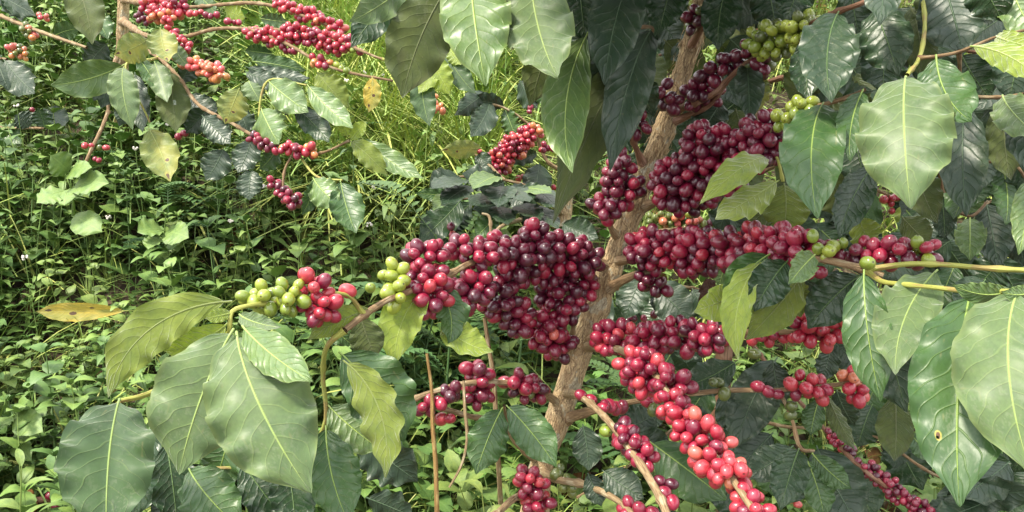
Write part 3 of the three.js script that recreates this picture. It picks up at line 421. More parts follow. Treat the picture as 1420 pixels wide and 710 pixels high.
  const c = pack([
    // left limb
    [356, 410, 0.59, 404, 412, 0.59, 26, 'ggggg'], [430, 402, 0.60, 444, 428, 0.60, 29, 'rrrrrc'], [478, 402, 0.62, 490, 408, 0.62, 15, 'rrc'], [515, 400, 0.64, 516, 400, 0.64, 9, 'g'], [545, 376, 0.68, 552, 412, 0.67, 21, 'ggggg'], [590, 362, 0.72, 596, 408, 0.70, 33, 'cccpr'],
    [640, 345, 0.79, 665, 355, 0.79, 25, 'ccp'], [640, 410, 0.78, 660, 400, 0.78, 30, 'ppc'], [690, 345, 0.83, 715, 365, 0.84, 27, 'cpp'], [740, 335, 0.86, 742, 345, 0.86, 30, 'pppc'], [760, 345, 0.87, 815, 365, 0.90, 30, 'pppcc'], [800, 375, 0.91, 805, 395, 0.91, 28, 'pcc'], [690, 412, 0.84, 718, 440, 0.86, 28, 'ppcc'], [770, 408, 0.90, 785, 422, 0.90, 29, 'pppc'], [700, 385, 0.85, 765, 382, 0.88, 19, 'ppc'], [750, 455, 0.89, 772, 475, 0.90, 28, 'ccccp'], [758, 438, 0.885, 758, 438, 0.885, 9, 'o'], [768, 465, 0.875, 768, 465, 0.875, 9, 'k'],
    [580, 570, 0.81, 628, 545, 0.82, 16, 'cp'], [615, 580, 0.82, 620, 585, 0.82, 15, 'cr'], [660, 520, 0.85, 664, 545, 0.85, 23, 'ccp'], [716, 532, 0.88, 740, 540, 0.89, 23, 'cppcG'],
    // beside and above the stem
    [838, 288, 0.90, 870, 262, 0.89, 25, 'cpp'], [855, 250, 0.89, 862, 225, 0.88, 21, 'cp'], [872, 180, 0.90, 888, 172, 0.90, 18, 'p'], [918, 128, 0.90, 928, 140, 0.90, 19, 'p'], [840, 105, 0.86, 848, 100, 0.86, 11, 'p'], [965, 30, 0.90, 980, 20, 0.89, 20, 'ppG'], [985, 100, 0.88, 1015, 85, 0.87, 22, 'pp'], [985, 130, 0.90, 965, 132, 0.90, 22, 'ppp'], [1040, 75, 0.85, 1055, 92, 0.84, 20, 'ppG'], [1064, 58, 0.80, 1116, 44, 0.76, 30, 'gggG'],
    [945, 258, 0.86, 1000, 240, 0.83, 40, 'ppcc'], [985, 208, 0.83, 1060, 192, 0.79, 38, 'ppcc'], [1035, 212, 0.80, 1066, 200, 0.78, 32, 'pcc'], [1080, 170, 0.74, 1112, 148, 0.71, 21, 'ggg'], [1060, 160, 0.78, 1070, 160, 0.78, 14, 'c'],
    // right limb
    [895, 345, 0.88, 960, 350, 0.83, 32, 'ppcccr'], [960, 345, 0.83, 1040, 350, 0.75, 32, 'ppcccr'], [895, 390, 0.88, 915, 395, 0.87, 19, 'pp'], [1040, 340, 0.745, 1110, 345, 0.67, 30, 'ccccr'], [1128, 335, 0.65, 1145, 352, 0.645, 17, 'gg'], [1120, 382, 0.66, 1130, 380, 0.66, 16, 'c'], [1165, 348, 0.66, 1275, 352, 0.63, 27, 'ppcccg'], [1280, 350, 0.63, 1290, 355, 0.63, 13, 'gG'], [1195, 365, 0.615, 1205, 365, 0.615, 9, 'g'],
    // lower limbs
    [842, 470, 0.88, 905, 475, 0.83, 28, 'cccr'], [905, 465, 0.83, 985, 470, 0.77, 26, 'cccp'], [930, 445, 0.81, 945, 450, 0.81, 16, 'cp'], [885, 510, 0.77, 930, 535, 0.73, 33, 'ccccr'], [930, 560, 0.70, 950, 580, 0.68, 24, 'rrcc'], [960, 598, 0.66, 990, 615, 0.645, 29, 'rrrrcrk'], [985, 640, 0.63, 1015, 655, 0.61, 29, 'rrrrrk'], [1032, 692, 0.60, 1048, 712, 0.58, 26, 'rrrc'],
    [803, 545, 0.85, 812, 552, 0.85, 15, 'c'], [828, 566, 0.81, 866, 562, 0.86, 12, 'cc'], [895, 545, 0.84, 912, 572, 0.80, 14, 'ccG'], [862, 598, 0.75, 892, 632, 0.71, 25, 'cccp'], [838, 596, 0.77, 839, 598, 0.77, 9, 'g'], [920, 672, 0.68, 930, 690, 0.67, 18, 'cp'], [870, 705, 0.82, 895, 710, 0.80, 17, 'cc'], [735, 668, 0.90, 745, 700, 0.90, 24, 'ccr'], [775, 652, 0.92, 790, 680, 0.91, 14, 'GG'],
    [990, 528, 0.805, 1006, 540, 0.80, 14, 'cG'], [1060, 540, 0.79, 1068, 545, 0.79, 17, 'rc'], [1105, 535, 0.78, 1135, 538, 0.78, 22, 'rrc'], [1178, 522, 0.77, 1190, 545, 0.77, 19, 'rrk'], [1050, 462, 0.755, 1075, 465, 0.75, 18, 'cr'], [1112, 455, 0.735, 1145, 462, 0.735, 24, 'rrc'], [1165, 452, 0.73, 1180, 470, 0.73, 19, 'rrk'], [1042, 490, 0.80, 1055, 495, 0.8, 12, 'GG'], [1095, 560, 0.79, 1100, 575, 0.79, 11, 'GG'],
  ], 4242);
  console.log('cherries in front', addCherries(tree, c));
}

// ───────────────────────── coffee trees behind ─────────────────────────
{ // upper left
  const foot = P(166, 200, 2.02); foot.y = groundY(foot.x, foot.z) - 0.01;
  const tree = thing('coffee_tree', 'smaller coffee tree on the weedy slope with pink cherries and yellowing leaves', 'coffee tree', foot);
  const tw = [foot.clone(), P(170, 60, 1.9), P(171, 15, 1.88), P(175, -60, 1.86), P(180, -160, 1.84)];
  part('trunk', limb(tw, [0.016, 0.014, 0.013, 0.012, 0.010], foot, { seg: 40, nr: 12, rv: 0.19 }), BM.trunk, tree, foot);
  limbs(tree, [
    ['twig', 'branch', [[171, 30, 1.88, 11], [215, 52, 1.50, 6], [252, 52, 1.45, 6], [300, 40, 1.42, 6], [345, 40, 1.40, 6], [420, 45, 1.36, 5], [480, 62, 1.32, 5], [530, 82, 1.3, 4], [570, 92, 1.3, 3]]],
    ['twig', 'branch', [[170, 60, 1.9, 9], [220, 80, 1.5, 6], [250, 110, 1.42, 6], [275, 145, 1.38, 6], [320, 170, 1.34, 6], [365, 195, 1.3, 6], [410, 208, 1.28, 5], [445, 212, 1.26, 4], [485, 195, 1.26, 4]]],
    ['twig', 'branch', [[345, 40, 1.40, 6], [400, 62, 1.36, 6], [450, 90, 1.33, 5], [495, 103, 1.32, 5], [545, 112, 1.32, 4]]],
    ['twig', 'branch', [[171, 0, 1.87, 9], [260, 10, 1.5, 6], [360, 5, 1.42, 6], [420, 22, 1.38, 5], [480, 45, 1.36, 4]]],
    ['twig', 'branch', [[150, 155, 1.66, 5], [140, 180, 1.6, 6], [128, 205, 1.57, 6], [112, 240, 1.55, 5]]],
    ['twig', 'branch', [[170, 60, 1.9, 8], [150, 120, 1.68, 6], [150, 155, 1.66, 5]]],
    ['green', 'branch', [[220, 80, 1.5, 5], [200, 85, 1.45, 5], [175, 90, 1.42, 4], [208, 170, 1.42, 3]]],
    ['green', 'branch', [[365, 195, 1.3, 4], [360, 150, 1.3, 4], [372, 112, 1.3, 4], [425, 118, 1.28, 3]]],
    ['green', 'branch', [[410, 208, 1.28, 4], [440, 245, 1.24, 4], [475, 250, 1.22, 3]]],
    ['green', 'branch', [[530, 82, 1.3, 4], [580, 95, 1.3, 4], [620, 70, 1.3, 3]]],
  ]);
  leaves(tree, [
    [173, 89, 1.42, 70, 118, 1.36, 48, 'L', 0.1, 0.2, -0.06], [206, 54, 1.42, 158, 76, 1.38, 40, 'k', 0.1], [222, 38, 1.40, 234, 86, 1.36, 40, 'k', 0], [238, 58, 1.42, 263, 93, 1.39, 22, 'l'], [172, 92, 1.42, 184, 180, 1.36, 40, 'l', 0.1], [187, 100, 1.45, 198, 184, 1.42, 30, 's'], [190, 80, 1.42, 222, 132, 1.38, 24, 'n', 0.5], [214, 85, 1.41, 232, 142, 1.37, 30, 'l'], [236, 98, 1.42, 244, 184, 1.38, 44, 'o', 0, 0.1, 0, { holes: [[0.5, 0.4, 0.06]] }], [206, 178, 1.42, 236, 252, 1.36, 48, 'k', 0, 0.15], [332, 122, 1.32, 312, 172, 1.3, 40, 'k', 0.1],
    [104, -25, 1.5, 128, 62, 1.45, 48, 'o', 0], [150, 90, 1.6, 140, 150, 1.58, 36, 's'], [280, 160, 1.36, 320, 200, 1.34, 36, 'S'], [350, 190, 1.33, 330, 240, 1.31, 36, 'S'], [310, 205, 1.36, 285, 250, 1.35, 40, 'S'],
    [372, 112, 1.3, 428, 156, 1.26, 44, 'L', 0, 0.2], [426, 117, 1.28, 490, 178, 1.22, 34, 'L', 0.2, 0.2], [405, 145, 1.3, 456, 198, 1.26, 34, 'd'], [362, 150, 1.3, 387, 200, 1.26, 46, 'L'], [345, 112, 1.34, 362, 142, 1.32, 30, 'l'], [340, 92, 1.34, 430, 108, 1.33, 26, 's'], [350, 85, 1.36, 425, 98, 1.35, 24, 'n'], [340, 100, 1.35, 400, 122, 1.34, 26, 's'],
    [516, 106, 1.31, 511, 156, 1.3, 24, 'Y', 0], [440, 100, 1.34, 485, 150, 1.33, 36, 'u', 0.2], [460, 95, 1.34, 470, 130, 1.33, 24, 'y'], [486, 194, 1.26, 508, 168, 1.25, 20, 'y'], [486, 196, 1.26, 538, 244, 1.23, 30, 'u'], [500, 190, 1.26, 588, 248, 1.22, 30, 'L', 0.3], [482, 190, 1.26, 470, 165, 1.25, 18, 'y'],
    [434, 246, 1.24, 472, 288, 1.2, 42, 'L', 0], [472, 250, 1.22, 494, 324, 1.18, 46, 'n', 0.1], [440, 248, 1.24, 419, 298, 1.22, 24, 'n'], [350, 235, 1.32, 346, 278, 1.3, 36, 's'],
    [585, 95, 1.3, 596, 175, 1.27, 34, 'm'], [600, 80, 1.3, 625, 132, 1.28, 34, 'y'], [618, 70, 1.3, 660, 130, 1.28, 30, 'm'], [610, 85, 1.3, 580, 130, 1.28, 26, 'y'], [622, 66, 1.3, 640, 90, 1.28, 24, 'y'], [270, -10, 1.5, 300, 20, 1.45, 30, 'n'], [380, 75, 1.36, 340, 70, 1.36, 24, 'n'], [360, 25, 1.4, 400, 30, 1.39, 20, 'n'], [310, 10, 1.46, 340, 25, 1.44, 26, 'y'],
    [150, 60, 1.75, 120, 95, 1.72, 36, 's'], [160, 100, 1.75, 130, 140, 1.72, 36, 'S'], [200, 130, 1.6, 165, 175, 1.58, 34, 's'], [225, 120, 1.55, 262, 160, 1.53, 36, 's'], [262, 130, 1.5, 300, 165, 1.47, 34, 'S'], [250, 115, 1.5, 268, 80, 1.5, 28, 's'], [130, 20, 1.75, 150, 55, 1.72, 30, 'n'], [290, 150, 1.45, 258, 185, 1.44, 34, 's'], [60, 150, 1.78, 90, 175, 1.75, 32, 's'], [385, 205, 1.32, 360, 235, 1.3, 26, 'n'], [420, 120, 1.32, 395, 160, 1.31, 30, 'd'], [330, 150, 1.4, 345, 185, 1.38, 30, 's'],
  ]);
  const c = pack([
    [205, 8, 1.48, 250, 10, 1.46, 16, 'rrck', 1], [190, 22, 1.5, 205, 30, 1.48, 10, 'cp'], [215, 20, 1.46, 235, 24, 1.45, 14, 'kro'], [235, 40, 1.45, 262, 68, 1.42, 10, 'cr'], [243, 80, 1.43, 254, 88, 1.42, 9, 'ok'], [268, 90, 1.40, 305, 103, 1.38, 15, 'kkroo'], [300, 108, 1.4, 303, 110, 1.4, 6, 'c'], [265, 18, 1.44, 300, 20, 1.44, 9, 'cr'], [318, 30, 1.42, 335, 30, 1.42, 8, 'c'], [350, 46, 1.40, 395, 55, 1.37, 16, 'crr'], [395, 70, 1.37, 410, 74, 1.36, 9, 'c'], [405, 45, 1.37, 478, 62, 1.33, 18, 'ccrr'], [385, 5, 1.40, 440, 25, 1.38, 14, 'crr'], [430, 22, 1.38, 472, 40, 1.36, 13, 'crrk'], [435, 85, 1.34, 452, 88, 1.33, 12, 'cro'], [465, 88, 1.33, 480, 98, 1.32, 9, 'gg'], [486, 68, 1.32, 500, 72, 1.32, 7, 'cg'],
    [352, 190, 1.29, 380, 205, 1.27, 12, 'cp'], [395, 205, 1.26, 432, 210, 1.25, 15, 'rrrco'], [380, 255, 1.27, 408, 280, 1.25, 15, 'pcc'], [245, 190, 1.45, 258, 186, 1.45, 7, 'c'], [120, 200, 1.57, 145, 205, 1.57, 8, 'cGr'], [128, 220, 1.56, 138, 222, 1.56, 7, 'cG'], [102, 232, 1.55, 110, 238, 1.55, 7, 'cg'],
  ], 9191);
  limbs(tree, [['twig', 'branch', [[410, 208, 1.28, 4], [395, 235, 1.27, 4], [392, 270, 1.26, 4]]]]);
  console.log('cherries upper left', addCherries(tree, c));
}
{ // far left
  const foot = P(-90, 300, 2.0); foot.y = groundY(foot.x, foot.z) - 0.01;
  const tree = thing('coffee_tree', 'coffee tree reaching in with dark drooping leaves and olive green berries', 'coffee tree', foot);
  part('trunk', limb([foot.clone(), P(-85, 120, 1.95), P(-80, -40, 1.9)], [0.022, 0.018, 0.014], foot, { seg: 30, nr: 12, rv: 0.19 }), BM.trunk, tree, foot);
  limbs(tree, [['pale', 'branch', [[-84, 60, 1.94, 10], [-20, 18, 1.7, 7], [0, 22, 1.65, 7], [50, 42, 1.6, 7], [120, 66, 1.55, 5]]], ['twig', 'branch', [[-84, 120, 1.95, 8], [-30, 80, 1.8, 5], [10, 82, 1.75, 4]]], ['twig', 'branch', [[-84, 150, 1.95, 8], [-10, 175, 1.8, 4], [62, 178, 1.7, 4]]], ['twig', 'branch', [[-82, 0, 1.92, 8], [-30, -10, 1.7, 5], [10, -6, 1.65, 4]]]]);
  leaves(tree, [[-5, -8, 1.66, 50, 22, 1.6, 32, 's', -0.3], [10, -8, 1.66, 30, 30, 1.62, 30, 'D'], [5, 82, 1.75, 48, 130, 1.7, 40, 's'], [-2, 84, 1.76, 14, 128, 1.72, 36, 's'], [-20, 90, 1.8, 20, 112, 1.76, 36, 'D'], [40, 178, 1.72, 20, 160, 1.7, 30, 's'], [62, 178, 1.7, 52, 150, 1.68, 28, 'D'], [0, 176, 1.78, 30, 200, 1.75, 30, 'n'], [75, 50, 1.6, 110, 40, 1.58, 26, 'n']]);
  addCherries(tree, pack([[35, 40, 1.6, 42, 50, 1.6, 12, 'GGko'], [20, 70, 1.62, 32, 75, 1.62, 13, 'kkGo'], [55, 22, 1.6, 62, 25, 1.6, 9, 'kr'], [45, 152, 1.7, 48, 155, 1.7, 6, 'c']], 31));
}
{ // behind the stem, middle
  const foot = P(765, 470, 1.5); foot.y = groundY(foot.x, foot.z) - 0.01;
  const tree = thing('coffee_tree', 'coffee tree behind the leaning trunk, slate-grey leaves and one dense pink cluster', 'coffee tree', foot);
  part('trunk', limb([foot.clone(), P(778, 330, 1.6), P(788, 240, 1.62), P(800, 40, 1.6)], [0.02, 0.018, 0.015, 0.01], foot, { seg: 40, nr: 12, rv: 0.19 }), BM.trunk, tree, foot);
  limbs(tree, [
    ['pale', 'branch', [[788, 240, 1.62, 8], [760, 225, 1.6, 6], [748, 200, 1.6, 6], [740, 180, 1.57, 5], [700, 150, 1.55, 4], [660, 140, 1.55, 4]]], ['twig', 'branch', [[782, 300, 1.61, 8], [745, 265, 1.5, 6], [700, 250, 1.45, 5], [640, 245, 1.42, 4], [600, 250, 1.42, 4]]], ['twig', 'branch', [[780, 320, 1.6, 8], [740, 300, 1.5, 6], [700, 280, 1.4, 5], [640, 275, 1.36, 4]]], ['pale', 'branch', [[740, 300, 1.5, 6], [690, 318, 1.2, 6], [680, 345, 1.1, 6], [678, 300, 1.1, 5], [668, 296, 1.1, 4]]], ['pale', 'branch', [[700, 250, 1.45, 4], [660, 215, 1.5, 4], [630, 205, 1.5, 3]]],
  ]);
  leaves(tree, [
    [640, 245, 1.42, 594, 266, 1.4, 44, 's', -0.4, 0.1, 0, { quilt: 0.036, wave: 0.05 }], [700, 248, 1.45, 640, 240, 1.4, 36, 's', -0.5], [645, 255, 1.4, 600, 282, 1.38, 34, 'S', -0.4], [700, 252, 1.44, 665, 262, 1.4, 44, 'S', 0.2], [702, 262, 1.4, 725, 285, 1.36, 40, 'S', 0, 0.1, 0, { quilt: 0.036, wave: 0.05 }], [700, 280, 1.4, 655, 290, 1.36, 30, 'S'], [722, 260, 1.45, 760, 275, 1.4, 26, 'S'], [690, 282, 1.4, 700, 305, 1.36, 34, 'S'], [720, 285, 1.4, 760, 310, 1.35, 34, 'S'], [640, 276, 1.36, 575, 268, 1.34, 20, 'n'], [640, 276, 1.36, 580, 335, 1.32, 46, 'd'], [655, 280, 1.38, 610, 330, 1.34, 40, 'd'],
    [680, 140, 1.55, 652, 190, 1.5, 36, 's'], [672, 128, 1.56, 630, 160, 1.5, 28, 's'], [700, 148, 1.56, 650, 140, 1.54, 26, 's'], [748, 226, 1.6, 742, 272, 1.56, 40, 'S', 0, 0.1, 0, { quilt: 0.036, wave: 0.05 }], [745, 212, 1.6, 700, 222, 1.56, 20, 'S'], [720, 110, 1.6, 745, 150, 1.58, 34, 's'], [735, 110, 1.6, 770, 145, 1.58, 36, 'n'], [760, 215, 1.62, 775, 190, 1.6, 26, 'y'], [668, 205, 1.5, 612, 208, 1.46, 26, 'k', 0.2], [660, 215, 1.5, 680, 235, 1.48, 24, 'S'], [700, 150, 1.56, 715, 190, 1.54, 26, 'n'], [690, 300, 1.3, 660, 330, 1.28, 30, 'n'], [780, 310, 1.5, 830, 330, 1.45, 40, 's'], [775, 320, 1.5, 800, 350, 1.48, 36, 'n'], [770, 300, 1.6, 740, 330, 1.55, 34, 'd'], [620, 330, 1.34, 600, 360, 1.34, 30, 'd'],
    ...[[650, 250, 598, 262, 40], [655, 258, 612, 285, 36], [690, 245, 655, 262, 40], [700, 258, 690, 288, 44], [705, 262, 735, 280, 42], [690, 275, 650, 285, 34], [725, 262, 765, 268, 30], [715, 285, 750, 305, 38], [690, 285, 705, 312, 36], [745, 265, 775, 290, 36], [640, 270, 600, 292, 32], [735, 285, 775, 318, 34]].map(([a, b, c, d, w], i) => [a, b, 1.33, c, d, 1.24, w, 'SSLS'[i % 4], 0, 0.2, 0, { face: V(0.1 * (i % 3 - 1), 1, 0.55), sag: 0.05, quilt: 0.022, wave: 0.03 }]),
  ]);
  addCherries(tree, pack([[688, 228, 1.52, 728, 192, 1.52, 21, 'ccrrk'], [700, 200, 1.53, 742, 182, 1.52, 15, 'kor'], [640, 208, 1.5, 665, 210, 1.5, 9, 'rk'], [755, 205, 1.56, 770, 200, 1.56, 10, 'rc'], [600, 145, 1.5, 612, 150, 1.5, 9, 'ok'], [635, 205, 1.5, 660, 208, 1.5, 7, 'rk'], [690, 218, 1.57, 705, 232, 1.57, 10, 'cr'], [762, 170, 1.6, 772, 168, 1.6, 7, 'kr'], [765, 262, 1.6, 772, 262, 1.6, 7, 'cr'], [688, 322, 1.2, 690, 325, 1.2, 6, 'c'], [625, 315, 1.3, 628, 330, 1.3, 9, 'kcb'.replace('b', 'p')], [600, 130, 1.6, 603, 150, 1.6, 7, 'ok'], [725, 245, 1.6, 720, 250, 1.6, 8, 'rc'], [735, 150, 1.58, 733, 155, 1.58, 6, 'c']], 57));
}
{ // behind on the right
  const foot = P(992, 740, 1.33); foot.y = groundY(foot.x, foot.z) - 0.01;
  const tree = thing('coffee_tree', 'shaded coffee tree behind on the right with a thin brown stem and small strung cherries', 'coffee tree', foot);
  part('trunk', limb([foot.clone(), P(996, 620, 1.33), P(998, 560, 1.32), P(1012, 420, 1.3), P(1028, 300, 1.28), P(1040, 180, 1.25), P(1050, 40, 1.22)], [0.015, 0.0145, 0.014, 0.0135, 0.013, 0.012, 0.01], foot, { seg: 60, nr: 12, rv: 0.19, seed: 9 }), BM.red, tree, foot);
  limbs(tree, [
    ['red', 'branch', [[1010, 430, 1.3, 10], [1060, 500, 1.3, 7], [1130, 580, 1.1, 7], [1190, 645, 1.0, 7], [1250, 690, 0.97, 7], [1330, 745, 0.95, 6]]], ['twig', 'branch', [[1028, 310, 1.28, 8], [980, 312, 1.2, 5], [930, 318, 1.15, 5], [900, 320, 1.15, 4]]], ['twig', 'branch', [[1012, 420, 1.3, 8], [960, 400, 1.15, 6], [905, 392, 1.1, 5], [885, 385, 1.1, 4]]], ['twig', 'branch', [[1035, 250, 1.27, 8], [1120, 215, 1.2, 6], [1230, 270, 1.2, 5], [1300, 290, 1.2, 5], [1420, 270, 1.2, 4]]], ['twig', 'branch', [[1000, 560, 1.32, 8], [940, 590, 1.2, 6], [880, 640, 1.15, 5], [800, 690, 1.1, 4]]], ['twig', 'branch', [[1000, 560, 1.32, 8], [1080, 590, 1.2, 6], [1200, 600, 1.1, 5], [1300, 660, 1.0, 5], [1400, 690, 0.95, 4]]],
  ]);
  const r = rng(83), rows = [
    [905, 392, 1.1, 958, 446, 1.06, 54, 's', 0, 0.2, 0, { quilt: 0.036, wave: 0.05 }], [890, 384, 1.1, 866, 444, 1.08, 44, 's'], [985, 385, 1.0, 975, 432, 0.98, 26, 'w', 0.2, 0.7, 0, { wave: 0.2 }], [960, 400, 1.12, 990, 440, 1.1, 40, 's'], [920, 400, 1.15, 895, 450, 1.14, 50, 'D'],
    [1308, 688, 0.98, 1440, 682, 0.9, 46, 's', -0.4], [1400, 640, 0.95, 1330, 690, 0.93, 56, 's', -0.3], [1245, 610, 1.08, 1240, 650, 1.06, 36, 's'], [1260, 600, 1.1, 1290, 640, 1.08, 30, 'n'], [1210, 560, 1.1, 1190, 620, 1.1, 50, 'D'], [1240, 600, 1.2, 1280, 680, 1.15, 60, 'D'], [1170, 640, 1.15, 1210, 720, 1.12, 60, 'd'], [1380, 690, 0.95, 1300, 720, 0.93, 50, 's', -0.3],
  ];
  for (let i = 0; i < 70; i++) { const x = 840 + 600 * r(), y = 380 + 330 * r(), d = 0.98 + 0.3 * r(), a = r() * 6.28; if (x > 1100 && x < 1320 && y > 540) continue; rows.push([x, y, d, x + 45 * Math.cos(a), y + 25 + 45 * r(), d - 0.05 + 0.1 * r(), 36 + 16 * r(), 'sDdSn'[i % 5], null, null, null, { ns: 24, nt: 8 }]); }
  for (let i = 0; i < 46; i++) { const x = 960 + 480 * r(), y = 190 + 150 * r(), d = 1.0 + 0.35 * r(), a = r() * 6.28; rows.push([x, y, d, x + 45 * Math.cos(a), y + 25 + 45 * r(), d - 0.05 + 0.1 * r(), 38 + 16 * r(), 'sLonSu'[i % 6], null, null, null, { ns: 24, nt: 8 }]); }
  for (let i = 0; i < 90; i++) { const x = 860 + 600 * r(), y = -20 + 260 * r(), d = 1.0 + 0.25 * r(), a = r() * 6.28; rows.push([x, y, d, x + 50 * Math.cos(a), y + 25 + 50 * r(), d - 0.05 + 0.1 * r(), 44 + 16 * r(), 'DsdDo'[i % 5], null, null, null, { ns: 18, nt: 8 }]); }
  for (let i = 0; i < 46; i++) { const x = 1020 + 430 * r(), y = 290 + 110 * r(), d = 0.95 + 0.2 * r(), a = r() * 6.28; rows.push([x, y, d, x + 50 * Math.cos(a), y + 25 + 40 * r(), d - 0.05 + 0.1 * r(), 42 + 16 * r(), 'DsndS'[i % 5], null, null, null, { ns: 18, nt: 8 }]); }
  limbs(tree, [['red', 'branch', [[1050, 40, 1.22, 8], [960, 60, 1.15, 5], [880, 90, 1.12, 4]]], ['red', 'branch', [[1044, 120, 1.24, 8], [1150, 90, 1.15, 6], [1290, 70, 1.12, 5], [1430, 80, 1.1, 4]]]]);
  leaves(tree, rows);
  addCherries(tree, pack([[910, 308, 1.18, 955, 305, 1.18, 19, 'GGGgok', 0.85], [965, 312, 1.18, 985, 310, 1.18, 11, 'pG', 0.85], [1150, 600, 1.05, 1165, 620, 1.03, 9, 'cr', 0.62], [1165, 615, 1.03, 1200, 650, 1.0, 11, 'cp', 0.62], [1205, 652, 1.0, 1275, 706, 0.96, 15, 'cpc', 0.62], [1225, 278, 1.2, 1245, 275, 1.2, 12, 'rr', 0.85], [1235, 290, 1.2, 1238, 292, 1.2, 9, 'rr', 0.85], [1160, 290, 1.2, 1165, 292, 1.2, 10, 'cp', 0.85], [870, 445, 1.12, 910, 435, 1.12, 7, 'cp', 0.8], [1030, 600, 1.3, 1030, 602, 1.3, 7, 'c'], [1100, 690, 1.2, 1106, 700, 1.2, 10, 'kk', 0.9], [1310, 345, 1.1, 1300, 340, 1.1, 12, 'Gok', 0.8], [1180, 640, 1.3, 1190, 580, 1.3, 8, 'cp', 0.9]], 61));
}

// ───────────────────────── weeds and grass of the slope ─────────────────────────
const onGround = (px, py) => { for (let d = 0.9; d < 6; d += 0.01) { const p = P(px, py, d); if (p.y < groundY(p.x, p.z)) return d; } return 6; };
function herbTex(base, vein, seed) {
  return dataTex(128, 64, (u, v) => { const t = (v - 0.5) * 2, a = Math.abs(t), n = fbm(u * 9, v * 6, seed, 3), f = fbm(u * 40, v * 22, seed + 4, 2), x = (u - 0.3 * a) * 6, k = Math.abs(x - Math.round(x)); let c = mix3(base, base.map((q, i) => q * [1.8, 1.45, 1.2][i]), n); c = c.map((q) => q * (0.8 + 0.4 * f)); c = mix3(c, vein, (1 - sstep(0.04, 0.12, k)) * 0.3 * (1 - a)); c = mix3(c, vein, (1 - sstep(0.03, 0.09, a)) * 0.7); return c.map(toS); }, true);
}
const HT = { leafy: herbTex([0.082, 0.165, 0.042], [0.16, 0.25, 0.07], 201), lance: herbTex([0.095, 0.175, 0.045], [0.2, 0.3, 0.08], 211), grass: herbTex([0.18, 0.28, 0.075], [0.26, 0.32, 0.10], 221), fern: herbTex([0.04, 0.105, 0.032], [0.08, 0.15, 0.05], 231) };
const HM = {}; for (const k in HT) HM[k] = new THREE.MeshStandardMaterial({ map: HT[k], side: THREE.DoubleSide, roughness: 0.55 });
/** blade along +z from the origin, length 1, width w, arching down by `droop` */
function blade(w, droop, fold, shape, ns = 6, teeth = 0, seed = 1) {
  const pos = [], uv = [], idx = [], r = rng(seed);
  for (let j = 0; j <= ns; j++) {
    const s = j / ns, hw = Math.max(0.004, 0.5 * w * (shape === 'lance' ? Math.pow(Math.sin(Math.PI * Math.pow(s, 0.75)), 0.9) : shape === 'grass' ? Math.pow(1 - s, 0.6) : Math.pow(Math.sin(Math.PI * Math.pow(s, 0.68)), 0.85)) * (1 + (teeth ? teeth * (j % 2 ? 1 : -1) : 0)));
    const y = 0.18 * Math.sin(s * 2) - droop * s * s, z = s * (1 - 0.25 * droop * s);
    for (const t of [-1, 0, 1]) { pos.push(t * hw * Math.cos(fold), y + Math.abs(t) * hw * Math.sin(fold) + 0.06 * w * (r() - 0.5) * Math.abs(t), z); uv.push(s, t * 0.5 + 0.5); }
    if (j < ns) for (const i of [0, 1]) { const A = j * 3 + i; idx.push(A, A + 3, A + 1, A + 1, A + 3, A + 4); }
  }
  const g = new THREE.BufferGeometry(); g.setAttribute('position', new THREE.Float32BufferAttribute(pos, 3)); g.setAttribute('uv', new THREE.Float32BufferAttribute(uv, 2)); g.setIndex(idx); g.computeVertexNormals(); return g;
}
const BL = { oval: [0, 1, 2].map((i) => blade(0.6 + 0.08 * i, 0.08 + 0.2 * i, 0.16, 'oval', 9, 0.04, 5 + i)), lance: [0, 1, 2].map((i) => blade(0.24 + 0.05 * i, 0.2 + 0.3 * i, 0.3, 'lance', 7, 0, 9 + i)), grass: [0, 1, 2].map((i) => blade(0.022 + 0.008 * i, 0.25 + 0.35 * i, 0.4, 'grass', 7, 0, 14 + i)), leaflet: [blade(0.42, 0.1, 0.1, 'oval', 3, 0, 20)], round: [0, 1].map((i) => blade(0.85, 0.1 + 0.2 * i, 0.15, 'oval', 5, 0, 24 + i)) };
function stemGeo(pts, r0, r1, nr = 4) {
  const c = new THREE.CatmullRomCurve3(pts), seg = 7, pos = [], uv = [], idx = [];
  for (let j = 0; j <= seg; j++) { const p = c.getPoint(j / seg), R = lerp(r0, r1, j / seg); for (let i = 0; i < nr; i++) { const a = i / nr * 6.2832; pos.push(p.x + R * Math.cos(a), p.y, p.z + R * Math.sin(a)); uv.push(0.5, 0.5); if (j < seg) { const A = j * nr + i, B = j * nr + (i + 1) % nr; idx.push(A, A + nr, B, B, A + nr, B + nr); } } }
  const g = new THREE.BufferGeometry(); g.setAttribute('position', new THREE.Float32BufferAttribute(pos, 3)); g.setAttribute('uv', new THREE.Float32BufferAttribute(uv, 2)); g.setIndex(idx); g.computeVertexNormals(); return g;
}
